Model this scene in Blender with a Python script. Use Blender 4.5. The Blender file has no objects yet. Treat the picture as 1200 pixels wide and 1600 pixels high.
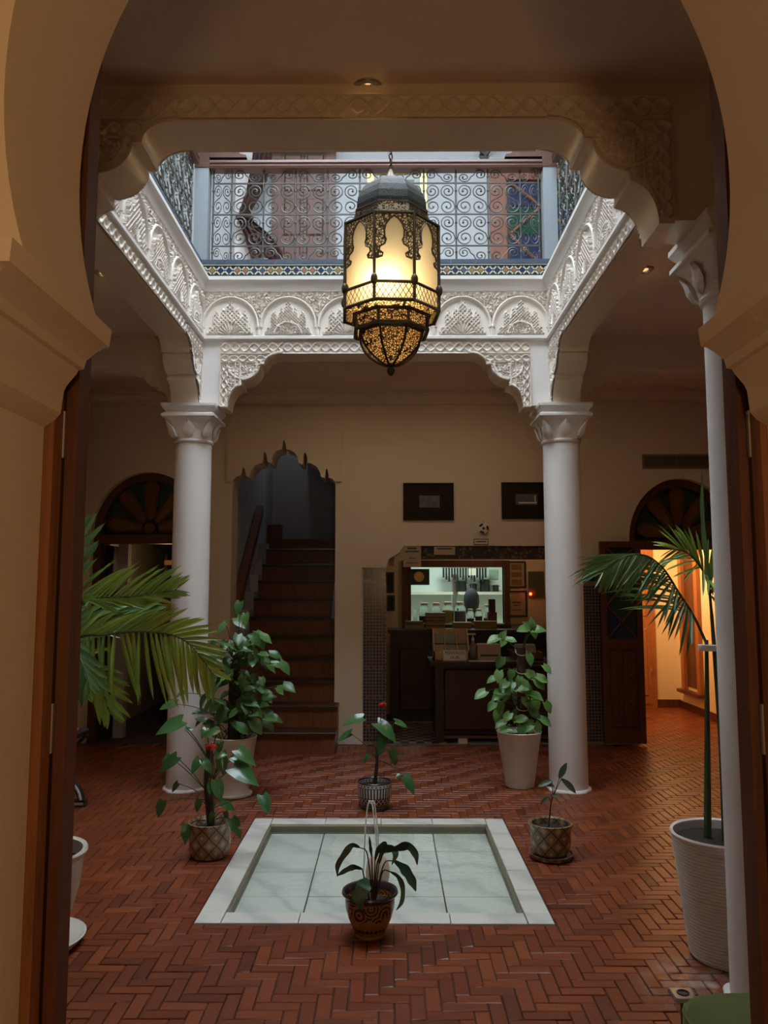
import bpy, bmesh, math, random
import numpy as np
from mathutils import Vector, Matrix, Euler

random.seed(7)
PI = math.pi
scene = bpy.context.scene
COL = scene.collection

# ------------------------------------------------------------------ camera
CAM_Z, FPX = 1.5, 1220.0
PITCH = math.atan(121.0 / FPX)
YAW = math.atan(7.0 / FPX)
cam_data = bpy.data.cameras.new('camera')
cam_data.sensor_fit = 'VERTICAL'
cam_data.sensor_height = 36.0
cam_data.lens = FPX / 1600.0 * 36.0
cam_data.clip_start = 0.05
cam = bpy.data.objects.new('camera', cam_data)
cam.location = (0, 0, CAM_Z)
cam.rotation_euler = (PI / 2 + PITCH, 0, YAW)
COL.objects.link(cam)
scene.camera = cam

# ------------------------------------------------------------------ sky, exposure
world = bpy.data.worlds.new('overcast_sky')
scene.world = world
world.use_nodes = True
bg = world.node_tree.nodes['Background']
bg.inputs[0].default_value = (0.80, 0.90, 1.0, 1)
bg.inputs[1].default_value = 3.0
scene.view_settings.view_transform = 'Standard'
scene.view_settings.look = 'None'
scene.view_settings.exposure = 2.2
scene.view_settings.gamma = 1.0
scene.view_settings.use_curve_mapping = False
try:
    scene.cycles.use_denoising = True
    scene.cycles.max_bounces = 7
    scene.cycles.diffuse_bounces = 4
    scene.cycles.glossy_bounces = 2
    scene.cycles.transmission_bounces = 4
    scene.cycles.use_adaptive_sampling = True
    scene.cycles.adaptive_threshold = 0.03
    scene.cycles.sample_clamp_indirect = 6.0
except Exception:
    pass


def lamp(name, loc, energy, color, size=0.05, kind='POINT', rot=None, spot=None):
    d = bpy.data.lights.new(name, kind)
    d.energy = energy
    d.color = color
    if kind == 'AREA':
        d.size = size
    else:
        d.shadow_soft_size = size
    if kind == 'SPOT' and spot:
        d.spot_size, d.spot_blend = spot
    o = bpy.data.objects.new(name, d)
    o.location = loc
    if rot:
        o.rotation_euler = rot
    COL.objects.link(o)
    return o


WARM = (1.0, 0.62, 0.30)
# lamps of the rooms that open on the court, plus an added rack light
lamp('entrance_room_lamp', (0.15, -0.7, 1.75), 8.0, (1.0, 0.66, 0.34), 0.12)
lamp('corridor_lamp', (2.95, 9.3, 2.0), 13.0, (1.0, 0.60, 0.26), 0.12)
lamp('kitchen_lamp', (0.9, 10.6, 2.45), 5.0, (0.80, 1.0, 0.90), 0.5, 'AREA', (0, 0, 0))
lamp('reception_lamp', (1.2, 8.9, 2.2), 0.9, WARM, 0.08)
lamp('stair_skylight', (-1.0, 10.3, 4.3), 1.8, (0.88, 0.94, 1.0), 0.5, 'AREA', (0, 0, 0))
lamp('rack_fill_light', (-2.42, 8.55, 1.75), 0.5, WARM, 0.08)  # added lamp with no visible source, brightens the slatted rack


def at(px, py, Y):
    """point of the plane y = Y on which the photograph's pixel lies"""
    u = (px - 600.0) / FPX
    v = (py - 800.0) / FPX
    cp, sp = math.cos(PITCH), math.sin(PITCH)
    x, y, z = u, cp + v * sp, sp - v * cp
    cy, sy = math.cos(YAW), math.sin(YAW)
    x, y = x * cy - y * sy, x * sy + y * cy
    k = Y / y
    return Vector((x * k, Y, CAM_Z + z * k))


# ------------------------------------------------------------------ mesh helper
class MB:
    def __init__(s):
        s.v, s.f = [], []

    def add(s, vs, fs):
        n = len(s.v)
        s.v.extend([tuple(p) for p in vs])
        s.f.extend([tuple(i + n for i in f) for f in fs])
        return s

    def box(s, x0, x1, y0, y1, z0, z1):
        return s.add([(x0, y0, z0), (x1, y0, z0), (x1, y1, z0), (x0, y1, z0),
                      (x0, y0, z1), (x1, y0, z1), (x1, y1, z1), (x0, y1, z1)],
                     [(0, 3, 2, 1), (4, 5, 6, 7), (0, 1, 5, 4), (1, 2, 6, 5), (2, 3, 7, 6), (3, 0, 4, 7)])

    def bbox(s, x0, x1, y0, y1, z0, z1, b):
        """box whose top edges are eased"""
        vs = [(x0, y0, z0), (x1, y0, z0), (x1, y1, z0), (x0, y1, z0),
              (x0, y0, z1 - b), (x1, y0, z1 - b), (x1, y1, z1 - b), (x0, y1, z1 - b),
              (x0 + b, y0 + b, z1), (x1 - b, y0 + b, z1), (x1 - b, y1 - b, z1), (x0 + b, y1 - b, z1)]
        fs = [(0, 1, 5, 4), (1, 2, 6, 5), (2, 3, 7, 6), (3, 0, 4, 7),
              (4, 5, 9, 8), (5, 6, 10, 9), (6, 7, 11, 10), (7, 4, 8, 11), (8, 9, 10, 11)]
        return s.add(vs, fs)

    def obox(s, c, half, rot):
        R = rot.to_3x3() if hasattr(rot, 'to_3x3') else rot
        vs = []
        for dz in (-1, 1):
            for dx, dy in ((-1, -1), (1, -1), (1, 1), (-1, 1)):
                vs.append(Vector(c) + R @ Vector((dx * half[0], dy * half[1], dz * half[2])))
        return s.add(vs, [(0, 3, 2, 1), (4, 5, 6, 7), (0, 1, 5, 4), (1, 2, 6, 5), (2, 3, 7, 6), (3, 0, 4, 7)])

    def prism(s, poly, plane, a, b):
        def P(p, t):
            if plane == 'xz':
                return (p[0], t, p[1])
            if plane == 'yz':
                return (t, p[0], p[1])
            return (p[0], p[1], t)
        n = len(poly)
        vs = [P(p, a) for p in poly] + [P(p, b) for p in poly]
        fs = [tuple(range(n)), tuple(range(2 * n - 1, n - 1, -1))]
        fs += [(i, (i + 1) % n, n + (i + 1) % n, n + i) for i in range(n)]
        return s.add(vs, fs)

    def lathe(s, prof, n=32, c=(0, 0, 0), sq=None):
        vs, fs = [], []
        m = len(prof)
        for (r, z) in prof:
            for k in range(n):
                a = 2 * PI * k / n
                vs.append((c[0] + r * math.cos(a), c[1] + r * math.sin(a), c[2] + z))
        for j in range(m - 1):
            for k in range(n):
                k2 = (k + 1) % n
                fs.append((j * n + k, j * n + k2, (j + 1) * n + k2, (j + 1) * n + k))
        if prof[0][0] > 1e-5:
            fs.append(tuple(range(n - 1, -1, -1)))
        if prof[-1][0] > 1e-5:
            fs.append(tuple((m - 1) * n + k for k in range(n)))
        return s.add(vs, fs)

    def tube(s, pts, r, n=6, closed=False, cap=True):
        pts = [Vector(p) for p in pts]
        m = len(pts)
        rs = r if isinstance(r, (list, tuple)) else [r] * m
        vs, fs = [], []
        T0 = (pts[1] - pts[0]).normalized()
        up = Vector((0, 0, 1)) if abs(T0.z) < 0.9 else Vector((1, 0, 0))
        N = (up - T0 * up.dot(T0)).normalized()
        for i in range(m):
            if closed:
                T = pts[(i + 1) % m] - pts[i - 1]
            else:
                T = pts[min(i + 1, m - 1)] - pts[max(i - 1, 0)]
            if T.length < 1e-9:
                T = T0.copy()
            T.normalize()
            N = (N - T * N.dot(T))
            if N.length < 1e-6:
                N = T.orthogonal()
            N.normalize()
            B = T.cross(N)
            for k in range(n):
                a = 2 * PI * k / n
                vs.append(pts[i] + N * (rs[i] * math.cos(a)) + B * (rs[i] * math.sin(a)))
        for i in range(m if closed else m - 1):
            j = (i + 1) % m
            for k in range(n):
                k2 = (k + 1) % n
                fs.append((i * n + k, i * n + k2, j * n + k2, j * n + k))
        if cap and not closed:
            fs.append(tuple(range(n - 1, -1, -1)))
            fs.append(tuple((m - 1) * n + k for k in range(n)))
        return s.add(vs, fs)

    def loft(s, rings, cap=True):
        n = len(rings[0])
        vs = [p for r in rings for p in r]
        fs = []
        for j in range(len(rings) - 1):
            for k in range(n):
                k2 = (k + 1) % n
                fs.append((j * n + k, j * n + k2, (j + 1) * n + k2, (j + 1) * n + k))
        if cap:
            fs.append(tuple(range(n - 1, -1, -1)))
            fs.append(tuple((len(rings) - 1) * n + k for k in range(n)))
        return s.add(vs, fs)

    def sphere(s, c, r, n=12, m=8, sx=1, sy=1, sz=1):
        vs, fs = [], []
        for j in range(m + 1):
            t = PI * j / m
            for k in range(n):
                a = 2 * PI * k / n
                vs.append((c[0] + sx * r * math.sin(t) * math.cos(a), c[1] + sy * r * math.sin(t) * math.sin(a), c[2] - sz * r * math.cos(t)))
        for j in range(m):
            for k in range(n):
                k2 = (k + 1) % n
                fs.append((j * n + k, j * n + k2, (j + 1) * n + k2, (j + 1) * n + k))
        return s.add(vs, fs)

    def mesh(s, name, material, smooth=35, recalc=True):
        me = bpy.data.meshes.new(name)
        me.from_pydata(s.v, [], s.f)
        if recalc:
            bm = bmesh.new()
            bm.from_mesh(me)
            bmesh.ops.remove_doubles(bm, verts=bm.verts, dist=1e-6)
            bmesh.ops.recalc_face_normals(bm, faces=bm.faces)
            bm.to_mesh(me)
            bm.free()
        if material is not None:
            me.materials.append(material)
        finish(me, smooth)
        return me

    def build(s, name, material, parent=None, smooth=35, recalc=True, loc=None):
        return link(name, s.mesh(name, material, smooth, recalc), parent, loc)


def finish(me, smooth):
    if smooth:
        me.polygons.foreach_set('use_smooth', [True] * len(me.polygons))
        try:
            me.set_sharp_from_angle(angle=math.radians(smooth))
        except Exception:
            pass
    me.update()


def link(name, me, parent=None, loc=None, mtx=None):
    o = bpy.data.objects.new(name, me)
    COL.objects.link(o)
    if parent is not None:
        o.parent = parent
    if loc is not None:
        o.location = loc
    if mtx is not None:
        o.matrix_basis = mtx
    return o


def tag(o, label=None, cat=None, group=None, kind=None):
    if label:
        o['label'] = label
    if cat:
        o['category'] = cat
    if group:
        o['group'] = group
    if kind:
        o['kind'] = kind
    return o


def thing(name, label, cat, loc=(0, 0, 0), rz=0.0, group=None):
    o = bpy.data.objects.new(name, None)
    o.empty_display_size = 0.1
    COL.objects.link(o)
    o.location = loc
    o.rotation_euler = (0, 0, rz)
    return tag(o, label, cat, group)


def struct(name, mb, material, smooth=35):
    o = mb.build(name, material, None, smooth)
    o['kind'] = 'structure'
    return o


def copy_tree(o, parent=None):
    c = o.copy()
    COL.objects.link(c)
    c.parent = parent
    for ch in list(o.children):
        copy_tree(ch, c)
    return c


def arc(cx, cy, r, a0, a1, n, ry=None):
    ry = r if ry is None else ry
    return [(cx + r * math.cos(math.radians(a0 + (a1 - a0) * i / n)), cy + ry * math.sin(math.radians(a0 + (a1 - a0) * i / n))) for i in range(n + 1)]


def catmull(pts, n=8):
    pts = [Vector(p) for p in pts]
    P = [pts[0] * 2 - pts[1]] + pts + [pts[-1] * 2 - pts[-2]]
    out = []
    for i in range(1, len(P) - 2):
        p0, p1, p2, p3 = P[i - 1], P[i], P[i + 1], P[i + 2]
        for k in range(n):
            t = k / n
            out.append(0.5 * ((2 * p1) + (p2 - p0) * t + (2 * p0 - 5 * p1 + 4 * p2 - p3) * t * t + (3 * p1 - p0 - 3 * p2 + p3) * t ** 3))
    out.append(pts[-1].copy())
    return out


# ------------------------------------------------------------------ materials
class NT:
    def __init__(s, name):
        s.m = bpy.data.materials.new(name)
        s.m.use_nodes = True
        s.t = s.m.node_tree
        s.b = s.t.nodes['Principled BSDF']
        s.out = s.t.nodes['Material Output']

    def n(s, kind, **kw):
        nd = s.t.nodes.new('ShaderNode' + kind)
        for k, v in kw.items():
            setattr(nd, k, v)
        return nd

    def l(s, a, b):
        s.t.links.new(a, b)

    def val(s, nd, **kw):
        for k, v in kw.items():
            nd.inputs[k].default_value = v
        return nd

    def coords(s, which='Object', scale=(1, 1, 1)):
        tc = s.n('TexCoord')
        mp = s.n('Mapping')
        mp.inputs['Scale'].default_value = scale
        s.l(tc.outputs[which], mp.inputs['Vector'])
        return mp.outputs[0]

    def world_pos(s, scale=(1, 1, 1)):
        g = s.n('NewGeometry')
        mp = s.n('Mapping')
        mp.inputs['Scale'].default_value = scale
        s.l(g.outputs['Position'], mp.inputs['Vector'])
        return mp.outputs[0]

    def math(s, op, a, b=None, clamp=False):
        nd = s.n('Math', operation=op, use_clamp=clamp)
        for i, x in enumerate((a, b)):
            if x is None:
                continue
            if isinstance(x, (int, float)):
                nd.inputs[i].default_value = x
            else:
                s.l(x, nd.inputs[i])
        return nd.outputs[0]

    def mix(s, fac, c1, c2):
        nd = s.n('Mix', data_type='RGBA')
        for sock, x in ((nd.inputs['Factor'], fac), (nd.inputs['A'], c1), (nd.inputs['B'], c2)):
            if isinstance(x, (int, float)):
                sock.default_value = x
            elif isinstance(x, tuple):
                sock.default_value = (*x, 1) if len(x) == 3 else x
            else:
                s.l(x, sock)
        return nd.outputs['Result']

    def noise(s, vec, scale, detail=3, rough=0.55):
        nd = s.n('TexNoise')
        nd.inputs['Scale'].default_value = scale
        nd.inputs['Detail'].default_value = detail
        nd.inputs['Roughness'].default_value = rough
        s.l(vec, nd.inputs['Vector'])
        return nd.outputs['Fac']

    def ramp(s, fac, stops):
        nd = s.n('ValToRGB')
        e = nd.color_ramp.elements
        while len(e) < len(stops):
            e.new(0.5)
        for el, (p, c) in zip(e, stops):
            el.position = p
            el.color = (*c, 1) if len(c) == 3 else c
        s.l(fac, nd.inputs[0])
        return nd.outputs[0]

    def bump(s, h, strength, dist=0.01):
        nd = s.n('Bump')
        nd.inputs['Strength'].default_value = strength
        nd.inputs['Distance'].default_value = dist
        s.l(h, nd.inputs['Height'])
        s.l(nd.outputs[0], s.b.inputs['Normal'])

    def set(s, color=None, rough=None, metal=None, spec=None):
        if color is not None:
            if isinstance(color, tuple):
                s.b.inputs['Base Color'].default_value = (*color, 1)
            else:
                s.l(color, s.b.inputs['Base Color'])
        if rough is not None:
            if isinstance(rough, (int, float)):
                s.b.inputs['Roughness'].default_value = rough
            else:
                s.l(rough, s.b.inputs['Roughness'])
        if metal is not None:
            s.b.inputs['Metallic'].default_value = metal
        if spec is not None:
            s.b.inputs['Specular IOR Level'].default_value = spec
        return s


def simple(name, c1, c2=None, rough=0.6, scale=6.0, metal=0.0, bump=0.0, bscale=60.0, stretch=(1, 1, 1), spec=0.5, where='Object'):
    t = NT(name)
    vec = t.coords(where, stretch)
    c2 = c2 or tuple(x * 0.85 for x in c1)
    t.set(t.mix(t.noise(vec, scale), c1, c2), rough, metal, spec)
    if bump:
        t.bump(t.noise(vec, bscale, 4), bump)
    return t.m


def wood(name, c1, c2, rough=0.45, scale=5.0, stretch=(6, 6, 0.6)):
    t = NT(name)
    vec = t.coords('Object', stretch)
    f = t.noise(vec, scale, 6, 0.65)
    t.set(t.ramp(f, [(0.3, c2), (0.55, c1), (0.75, c2)]), rough)
    t.bump(f, 0.12)
    return t.m


MT = {}
MT['cream'] = simple('cream_plaster', (0.72, 0.61, 0.46), (0.68, 0.57, 0.425), 0.75, 1.6, bump=0.06, bscale=35)
MT['white'] = simple('white_plaster', (0.80, 0.76, 0.72), (0.74, 0.70, 0.66), 0.55, 2.5, bump=0.05, bscale=40)
MT['carved'] = simple('carved_plaster', (0.84, 0.77, 0.69), (0.79, 0.72, 0.64), 0.7, 9.0)
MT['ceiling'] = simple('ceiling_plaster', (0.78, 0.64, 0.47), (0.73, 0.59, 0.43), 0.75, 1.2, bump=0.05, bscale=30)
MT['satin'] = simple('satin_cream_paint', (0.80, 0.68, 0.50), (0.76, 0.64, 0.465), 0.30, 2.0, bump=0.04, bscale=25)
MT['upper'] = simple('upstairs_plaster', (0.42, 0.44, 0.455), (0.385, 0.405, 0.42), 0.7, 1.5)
MT['wood'] = wood('dark_red_wood', (0.115, 0.036, 0.014), (0.05, 0.016, 0.007))
MT['wood_black'] = wood('almost_black_wood', (0.020, 0.009, 0.006), (0.010, 0.005, 0.004), 0.4)
MT['wood_jamb'] = wood('jamb_wood', (0.26, 0.10, 0.032), (0.13, 0.045, 0.016), 0.5, 4.0)
MT['wood_stair'] = wood('stair_wood', (0.19, 0.060, 0.024), (0.10, 0.032, 0.013), 0.35, 3.0, (8, 8, 0.8))
MT['wood_tread'] = wood('stair_tread_wood', (0.05, 0.017, 0.008), (0.026, 0.009, 0.005), 0.35, 3.0, (0.8, 8, 8))
MT['wood_orange'] = wood('orange_brown_wood', (0.36, 0.13, 0.045), (0.24, 0.085, 0.03), 0.5)
MT['wood_pale'] = wood('pale_rack_wood', (0.55, 0.36, 0.18), (0.42, 0.26, 0.12), 0.6)
MT['wood_rail'] = wood('handrail_wood', (0.10, 0.035, 0.02), (0.055, 0.02, 0.012), 0.4, 4, (0.8, 6, 6))
MT['iron'] = simple('grey_wrought_iron', (0.12, 0.125, 0.115), (0.06, 0.065, 0.06), 0.45, 30, 0.35)
MT['post'] = simple('grey_painted_wood', (0.27, 0.30, 0.32), (0.22, 0.25, 0.27), 0.6, 5)
MT['black'] = simple('black_paint', (0.012, 0.012, 0.013), (0.02, 0.02, 0.02), 0.4)
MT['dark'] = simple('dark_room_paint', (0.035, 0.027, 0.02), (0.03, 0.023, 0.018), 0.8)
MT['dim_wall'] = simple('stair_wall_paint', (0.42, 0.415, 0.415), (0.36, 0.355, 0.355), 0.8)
MT['steel'] = simple('brushed_steel', (0.45, 0.45, 0.44), (0.36, 0.36, 0.35), 0.3, 40, 0.9)
MT['soil'] = simple('potting_soil', (0.030, 0.018, 0.011), (0.012, 0.008, 0.005), 0.95, 40, bump=0.9, bscale=70)
MT['pot_white'] = simple('white_pot_glaze', (0.72, 0.68, 0.62), (0.68, 0.63, 0.57), 0.35, 4)
MT['pot_cream'] = simple('cream_pot_glaze', (0.74, 0.70, 0.60), (0.68, 0.63, 0.52), 0.22, 5)
MT['paper'] = simple('white_paper', (0.72, 0.68, 0.60), (0.66, 0.62, 0.54), 0.8)
MT['ink'] = simple('black_ink', (0.02, 0.02, 0.025), None, 0.8)
MT['gold'] = simple('gilded_wood', (0.62, 0.46, 0.16), (0.45, 0.32, 0.10), 0.35, 20, 0.5)
MT['kitchen'] = simple('kitchen_tile_white', (0.70, 0.78, 0.74), (0.66, 0.74, 0.70), 0.4, 2)
MT['red_cloth'] = simple('red_cloth', (0.30, 0.035, 0.02), (0.22, 0.025, 0.015), 0.9)


def marble():
    t = NT('pale_grey_marble')
    vec = t.world_pos((1, 1, 1))
    n1 = t.noise(vec, 3.0, 6, 0.7)
    w = t.n('TexWave', wave_type='BANDS', bands_direction='DIAGONAL')
    t.l(vec, w.inputs['Vector'])
    t.val(w, Scale=1.7, Distortion=9.0, Detail=4.0)
    v = t.math('MULTIPLY', t.math('POWER', w.outputs['Fac'], 4.0), 0.6)
    base = t.mix(n1, (0.60, 0.60, 0.53), (0.73, 0.72, 0.66))
    t.set(t.mix(v, base, (0.42, 0.44, 0.40)), 0.28)
    return t.m


def brick_mat():
    t = NT('waxed_terracotta_brick')
    a = t.n('Attribute', attribute_name='tone')
    vec = t.world_pos()
    n1 = t.noise(vec, 1.3, 3)
    n2 = t.noise(vec, 60, 4)
    col = t.ramp(a.outputs['Fac'], [(0.0, (0.095, 0.017, 0.004)), (0.35, (0.150, 0.028, 0.006)), (0.7, (0.205, 0.042, 0.009)), (1.0, (0.25, 0.060, 0.014))])
    col = t.mix(t.math('MULTIPLY', n2, 0.45), col, (0.11, 0.022, 0.007))
    dust = t.math('MULTIPLY', t.math('SUBTRACT', n1, 0.55, True), 0.6, True)
    col = t.mix(dust, col, (0.20, 0.085, 0.05))
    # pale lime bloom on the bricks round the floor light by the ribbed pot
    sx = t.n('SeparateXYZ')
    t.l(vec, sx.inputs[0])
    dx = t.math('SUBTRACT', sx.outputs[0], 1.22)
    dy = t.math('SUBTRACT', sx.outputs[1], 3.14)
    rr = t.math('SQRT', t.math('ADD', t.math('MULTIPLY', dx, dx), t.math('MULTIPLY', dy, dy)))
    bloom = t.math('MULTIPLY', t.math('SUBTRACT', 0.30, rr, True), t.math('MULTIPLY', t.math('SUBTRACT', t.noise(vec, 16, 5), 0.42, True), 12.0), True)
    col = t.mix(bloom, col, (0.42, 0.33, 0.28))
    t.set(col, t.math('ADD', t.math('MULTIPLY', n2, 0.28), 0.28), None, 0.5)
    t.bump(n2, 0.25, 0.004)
    return t.m


MT['marble'] = marble()
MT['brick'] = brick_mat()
MT['mortar'] = simple('dark_mortar', (0.055, 0.030, 0.022), (0.035, 0.02, 0.015), 0.9, 30)


def leaf_mat(name, c1, c2, rough=0.32, trans=0.25):
    t = NT(name)
    oi = t.n('ObjectInfo')
    vec = t.coords('Object')
    f = t.math('ADD', t.math('MULTIPLY', oi.outputs['Random'], 0.75), t.math('MULTIPLY', t.noise(vec, 25, 2), 0.3))
    col = t.mix(f, c1, c2)
    t.set(col, rough)
    tr = t.n('BsdfTranslucent')
    t.l(col, tr.inputs['Color'])
    mx = t.n('MixShader')
    mx.inputs[0].default_value = trans
    t.l(t.b.outputs[0], mx.inputs[1])
    t.l(tr.outputs[0], mx.inputs[2])
    t.l(mx.outputs[0], t.out.inputs['Surface'])
    return t.m


MT['palm'] = leaf_mat('palm_leaf', (0.11, 0.25, 0.05), (0.36, 0.46, 0.075), 0.35, 0.3)
MT['palm_dark'] = leaf_mat('dark_palm_leaf', (0.075, 0.20, 0.075), (0.19, 0.32, 0.085), 0.28, 0.25)
MT['pothos'] = leaf_mat('pothos_leaf', (0.07, 0.21, 0.05), (0.18, 0.33, 0.10), 0.35, 0.2)
MT['ivy'] = leaf_mat('dark_climber_leaf', (0.030, 0.105, 0.026), (0.10, 0.21, 0.055), 0.35, 0.2)
MT['anth'] = leaf_mat('anthurium_leaf', (0.032, 0.115, 0.035), (0.075, 0.18, 0.055), 0.22, 0.15)
MT['lily'] = leaf_mat('wilted_lily_leaf', (0.010, 0.032, 0.014), (0.018, 0.05, 0.02), 0.4, 0.1)
MT['stem'] = simple('green_stem', (0.045, 0.085, 0.03), (0.03, 0.05, 0.02), 0.6)
MT['stem_brown'] = simple('brown_stem', (0.05, 0.03, 0.018), (0.03, 0.018, 0.012), 0.8)
MT['spathe'] = simple('red_spathe', (0.55, 0.02, 0.02), (0.45, 0.015, 0.015), 0.25)
MT['moss'] = simple('coir_pole', (0.060, 0.030, 0.017), (0.03, 0.016, 0.01), 0.95, 60, bump=1.0, bscale=90)
# ------------------------------------------------------------------ main dimensions (metres)
YB = 7.785            # face of the back wall
XL, XR = -3.03, 3.75  # side walls of the galleries
CX0, CX1 = -1.48, 1.275   # court faces
CY0, CY1 = 3.13, 6.0
TH = 0.21             # thickness of the court walls
ZF = 3.348            # flat underside of the court beams
ZC = 3.50             # gallery ceiling
POOL = (-0.879, 0.749, 3.68, 5.30)

# ------------------------------------------------------------------ floor and its herringbone bricks
fl = MB()
px0, px1, py0, py1 = POOL
for (a, b, c, d) in ((-3.4, 4.1, 1.42, py0), (-3.4, 4.1, py1, 12.0), (-3.4, px0, py0, py1), (px1, 4.1, py0, py1)):
    fl.box(a, b, c, d, -0.15, -0.007)
fl.box(px0, px1, py0, py1, -0.15, -0.075)
floor = struct('floor', fl, MT['mortar'])
fe = MB().box(-2.4, 2.4, -2.9, 1.42, -0.15, 0.0)
struct('floor_entrance', fe, simple('entrance_terracotta', (0.2, 0.05, 0.024), (0.15, 0.036, 0.018), 0.4))

W = 0.0565
NB = 3
JO = 0.0042


def brick_boxes():
    """herringbone laid square to the walls: (x0, x1, y0, y1) of every brick"""
    out = []
    ox, oy = -3.03, 1.43
    nx, ny = int(6.8 / W) + 2, int(8.9 / W) + 2
    for j in range(-2, ny):
        for i in range(-2 * NB, nx):
            m = (i - j) % (2 * NB)
            if m == 0:
                out.append((ox + i * W, ox + (i + NB) * W, oy + j * W, oy + (j + 1) * W))
            if m == 2 * NB - 1:
                out.append((ox + i * W, ox + (i + 1) * W, oy + j * W, oy + (j + NB) * W))
    return out


def clip_brick(b):
    x0, x1, y0, y1 = b
    cx, cy = (x0 + x1) / 2, (y0 + y1) / 2
    if cy < YB:
        x0, x1, y0, y1 = max(x0, XL), min(x1, XR), max(y0, 1.43), y1
    else:
        x0, x1, y0, y1 = max(x0, 2.32), min(x1, XR), y0, min(y1, 10.2)
    if x1 - x0 < 0.015 or y1 - y0 < 0.015:
        return None
    X0, X1, Y0, Y1 = px0 - 0.004, px1 + 0.004, py0 - 0.004, py1 + 0.004
    if x1 > X0 and x0 < X1 and y1 > Y0 and y0 < Y1:
        opts = []
        if x0 < X0: opts.append((x0, X0, y0, y1))
        if x1 > X1: opts.append((X1, x1, y0, y1))
        if y0 < Y0: opts.append((x0, x1, y0, Y0))
        if y1 > Y1: opts.append((x0, x1, Y1, y1))
        opts = [o for o in opts if o[1] - o[0] > 0.008 and o[3] - o[2] > 0.008]
        if not opts:
            return None
        x0, x1, y0, y1 = max(opts, key=lambda o: (o[1] - o[0]) * (o[3] - o[2]))
    return (x0, x1, y0, y1)


def tone_attr(me, vals):
    a = me.attributes.new('tone', 'FLOAT', 'FACE')
    a.data.foreach_set('value', vals)


rb = random.Random(3)
variants = []
for k in range(12):
    hw, hl = W / 2 - JO / 2, NB * W / 2 - JO / 2
    mb = MB()
    jz = [rb.uniform(-0.0009, 0.0009) for _ in range(4)]
    mb.bbox(-hl, hl, -hw, hw, -0.012, 0.0, 0.003)
    vs = [list(v) for v in mb.v]
    for q in range(8):
        vs[4 + q][2] += jz[q % 4]
        vs[4 + q][0] += rb.uniform(-0.0012, 0.0012)
        vs[4 + q][1] += rb.uniform(-0.0012, 0.0012)
    mb.v = [tuple(v) for v in vs]
    me = mb.mesh('brick', MT['brick'], 0)
    tone_attr(me, [min(1, max(0, rb.gauss(0.55, 0.22)))] * len(me.polygons))
    variants.append(me)

cand, rest = [], []
for b in brick_boxes():
    c = clip_brick(b)
    if c is None:
        continue
    whole = abs((c[1] - c[0]) * (c[3] - c[2]) - W * NB * W) < 1e-6
    cx, cy = (c[0] + c[1]) / 2, (c[2] + c[3]) / 2
    sx = 607 + FPX * cx / (cy * 0.995 - 0.148)
    seen = 96 < sx < 1125 and cy > 2.78 and not (sx > 1040 and cy < 3.05)
    (cand if (whole and seen) else rest).append((cy, c))
cand.sort(key=lambda t: t[0])
for cy, c in cand[300:]:
    rest.append((cy, c))
for cy, c in cand[:300]:
    o = link('brick', rb.choice(variants), floor)
    o.location = ((c[0] + c[1]) / 2, (c[2] + c[3]) / 2, 0.0)
    o.rotation_euler = (0, 0, (0 if c[1] - c[0] > c[3] - c[2] else PI / 2) + rb.choice((0, PI)))
mb = MB()
tones = []
for cy, c in rest:
    n0 = len(mb.f)
    j = JO / 2
    z = rb.uniform(-0.0012, 0.0006)
    mb.bbox(c[0] + j, c[1] - j, c[2] + j, c[3] - j, -0.012, z, 0.003)
    tones += [min(1, max(0, rb.gauss(0.55, 0.22)))] * (len(mb.f) - n0)
me = mb.mesh('brick_paving', MT['brick'], 0, recalc=False)
tone_attr(me, tones)
tag(link('brick_paving', me, floor), kind='stuff')

# ------------------------------------------------------------------ back wall with its four openings
AW = YB


def p2(px, py, Y=AW):
    q = at(px, py, Y)
    return (q.x, q.z)


stair_zoom = [(190, 1075), (196, 1052), (212, 1035), (232, 1030), (238, 1000), (243, 990), (250, 1004), (256, 1034), (270, 1040), (278, 1010), (300, 982), (334, 970), (338, 930), (343, 918), (350, 932), (356, 968), (376, 975), (380, 940), (398, 915), (424, 908), (428, 875), (433, 862), (439, 876), (444, 908), (462, 912), (484, 925), (496, 945), (503, 975), (520, 980), (525, 936), (531, 922), (538, 936), (544, 972), (562, 975), (588, 992), (602, 1018), (606, 1038), (624, 1044), (628, 1008), (633, 997), (638, 1010), (643, 1042), (658, 1046), (668, 1058), (673, 1070)]
stair_arch = [p2(300 + a / 3, 400 + b / 3) for a, b in stair_zoom]
SX0, SX1 = stair_arch[0][0], stair_arch[-1][0]
LDX, LDH, LDZ, LDR = -2.42, 0.56, 2.05, 0.63     # arched door beside the left wall
RDX, RDH, RDZ, RDR = 2.93, 0.53, 1.99, 0.62      # arched door beside the right wall
NX0, NX1 = -0.03, 1.88                           # reception niche
niche_top = [p2(604, 892), p2(607, 874), p2(613, 870), p2(624, 864), p2(631, 853)]

poly = [(-3.33, 0)]
poly += [(LDX - LDH, 0)] + arc(LDX, LDZ, LDH, 180, 0, 28, LDR) + [(LDX + LDH, 0)]
poly += [(SX0, 0)] + stair_arch + [(SX1, 0)]
zn = niche_top[-1][1]
poly += [(NX0, 0), (NX0, niche_top[0][1])] + niche_top[1:] + [(NX1 - 0.15, zn), (NX1, zn - 0.2), (NX1, 0)]
poly += [(RDX - RDH, 0)] + arc(RDX, RDZ, RDH, 180, 0, 28, RDR) + [(RDX + RDH, 0)]
poly += [(4.05, 0), (4.05, 4.0), (-3.33, 4.0)]
wall_back = struct('wall_back', MB().prism(poly, 'xz', YB, YB + 0.30), MT['cream'], 30)
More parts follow.
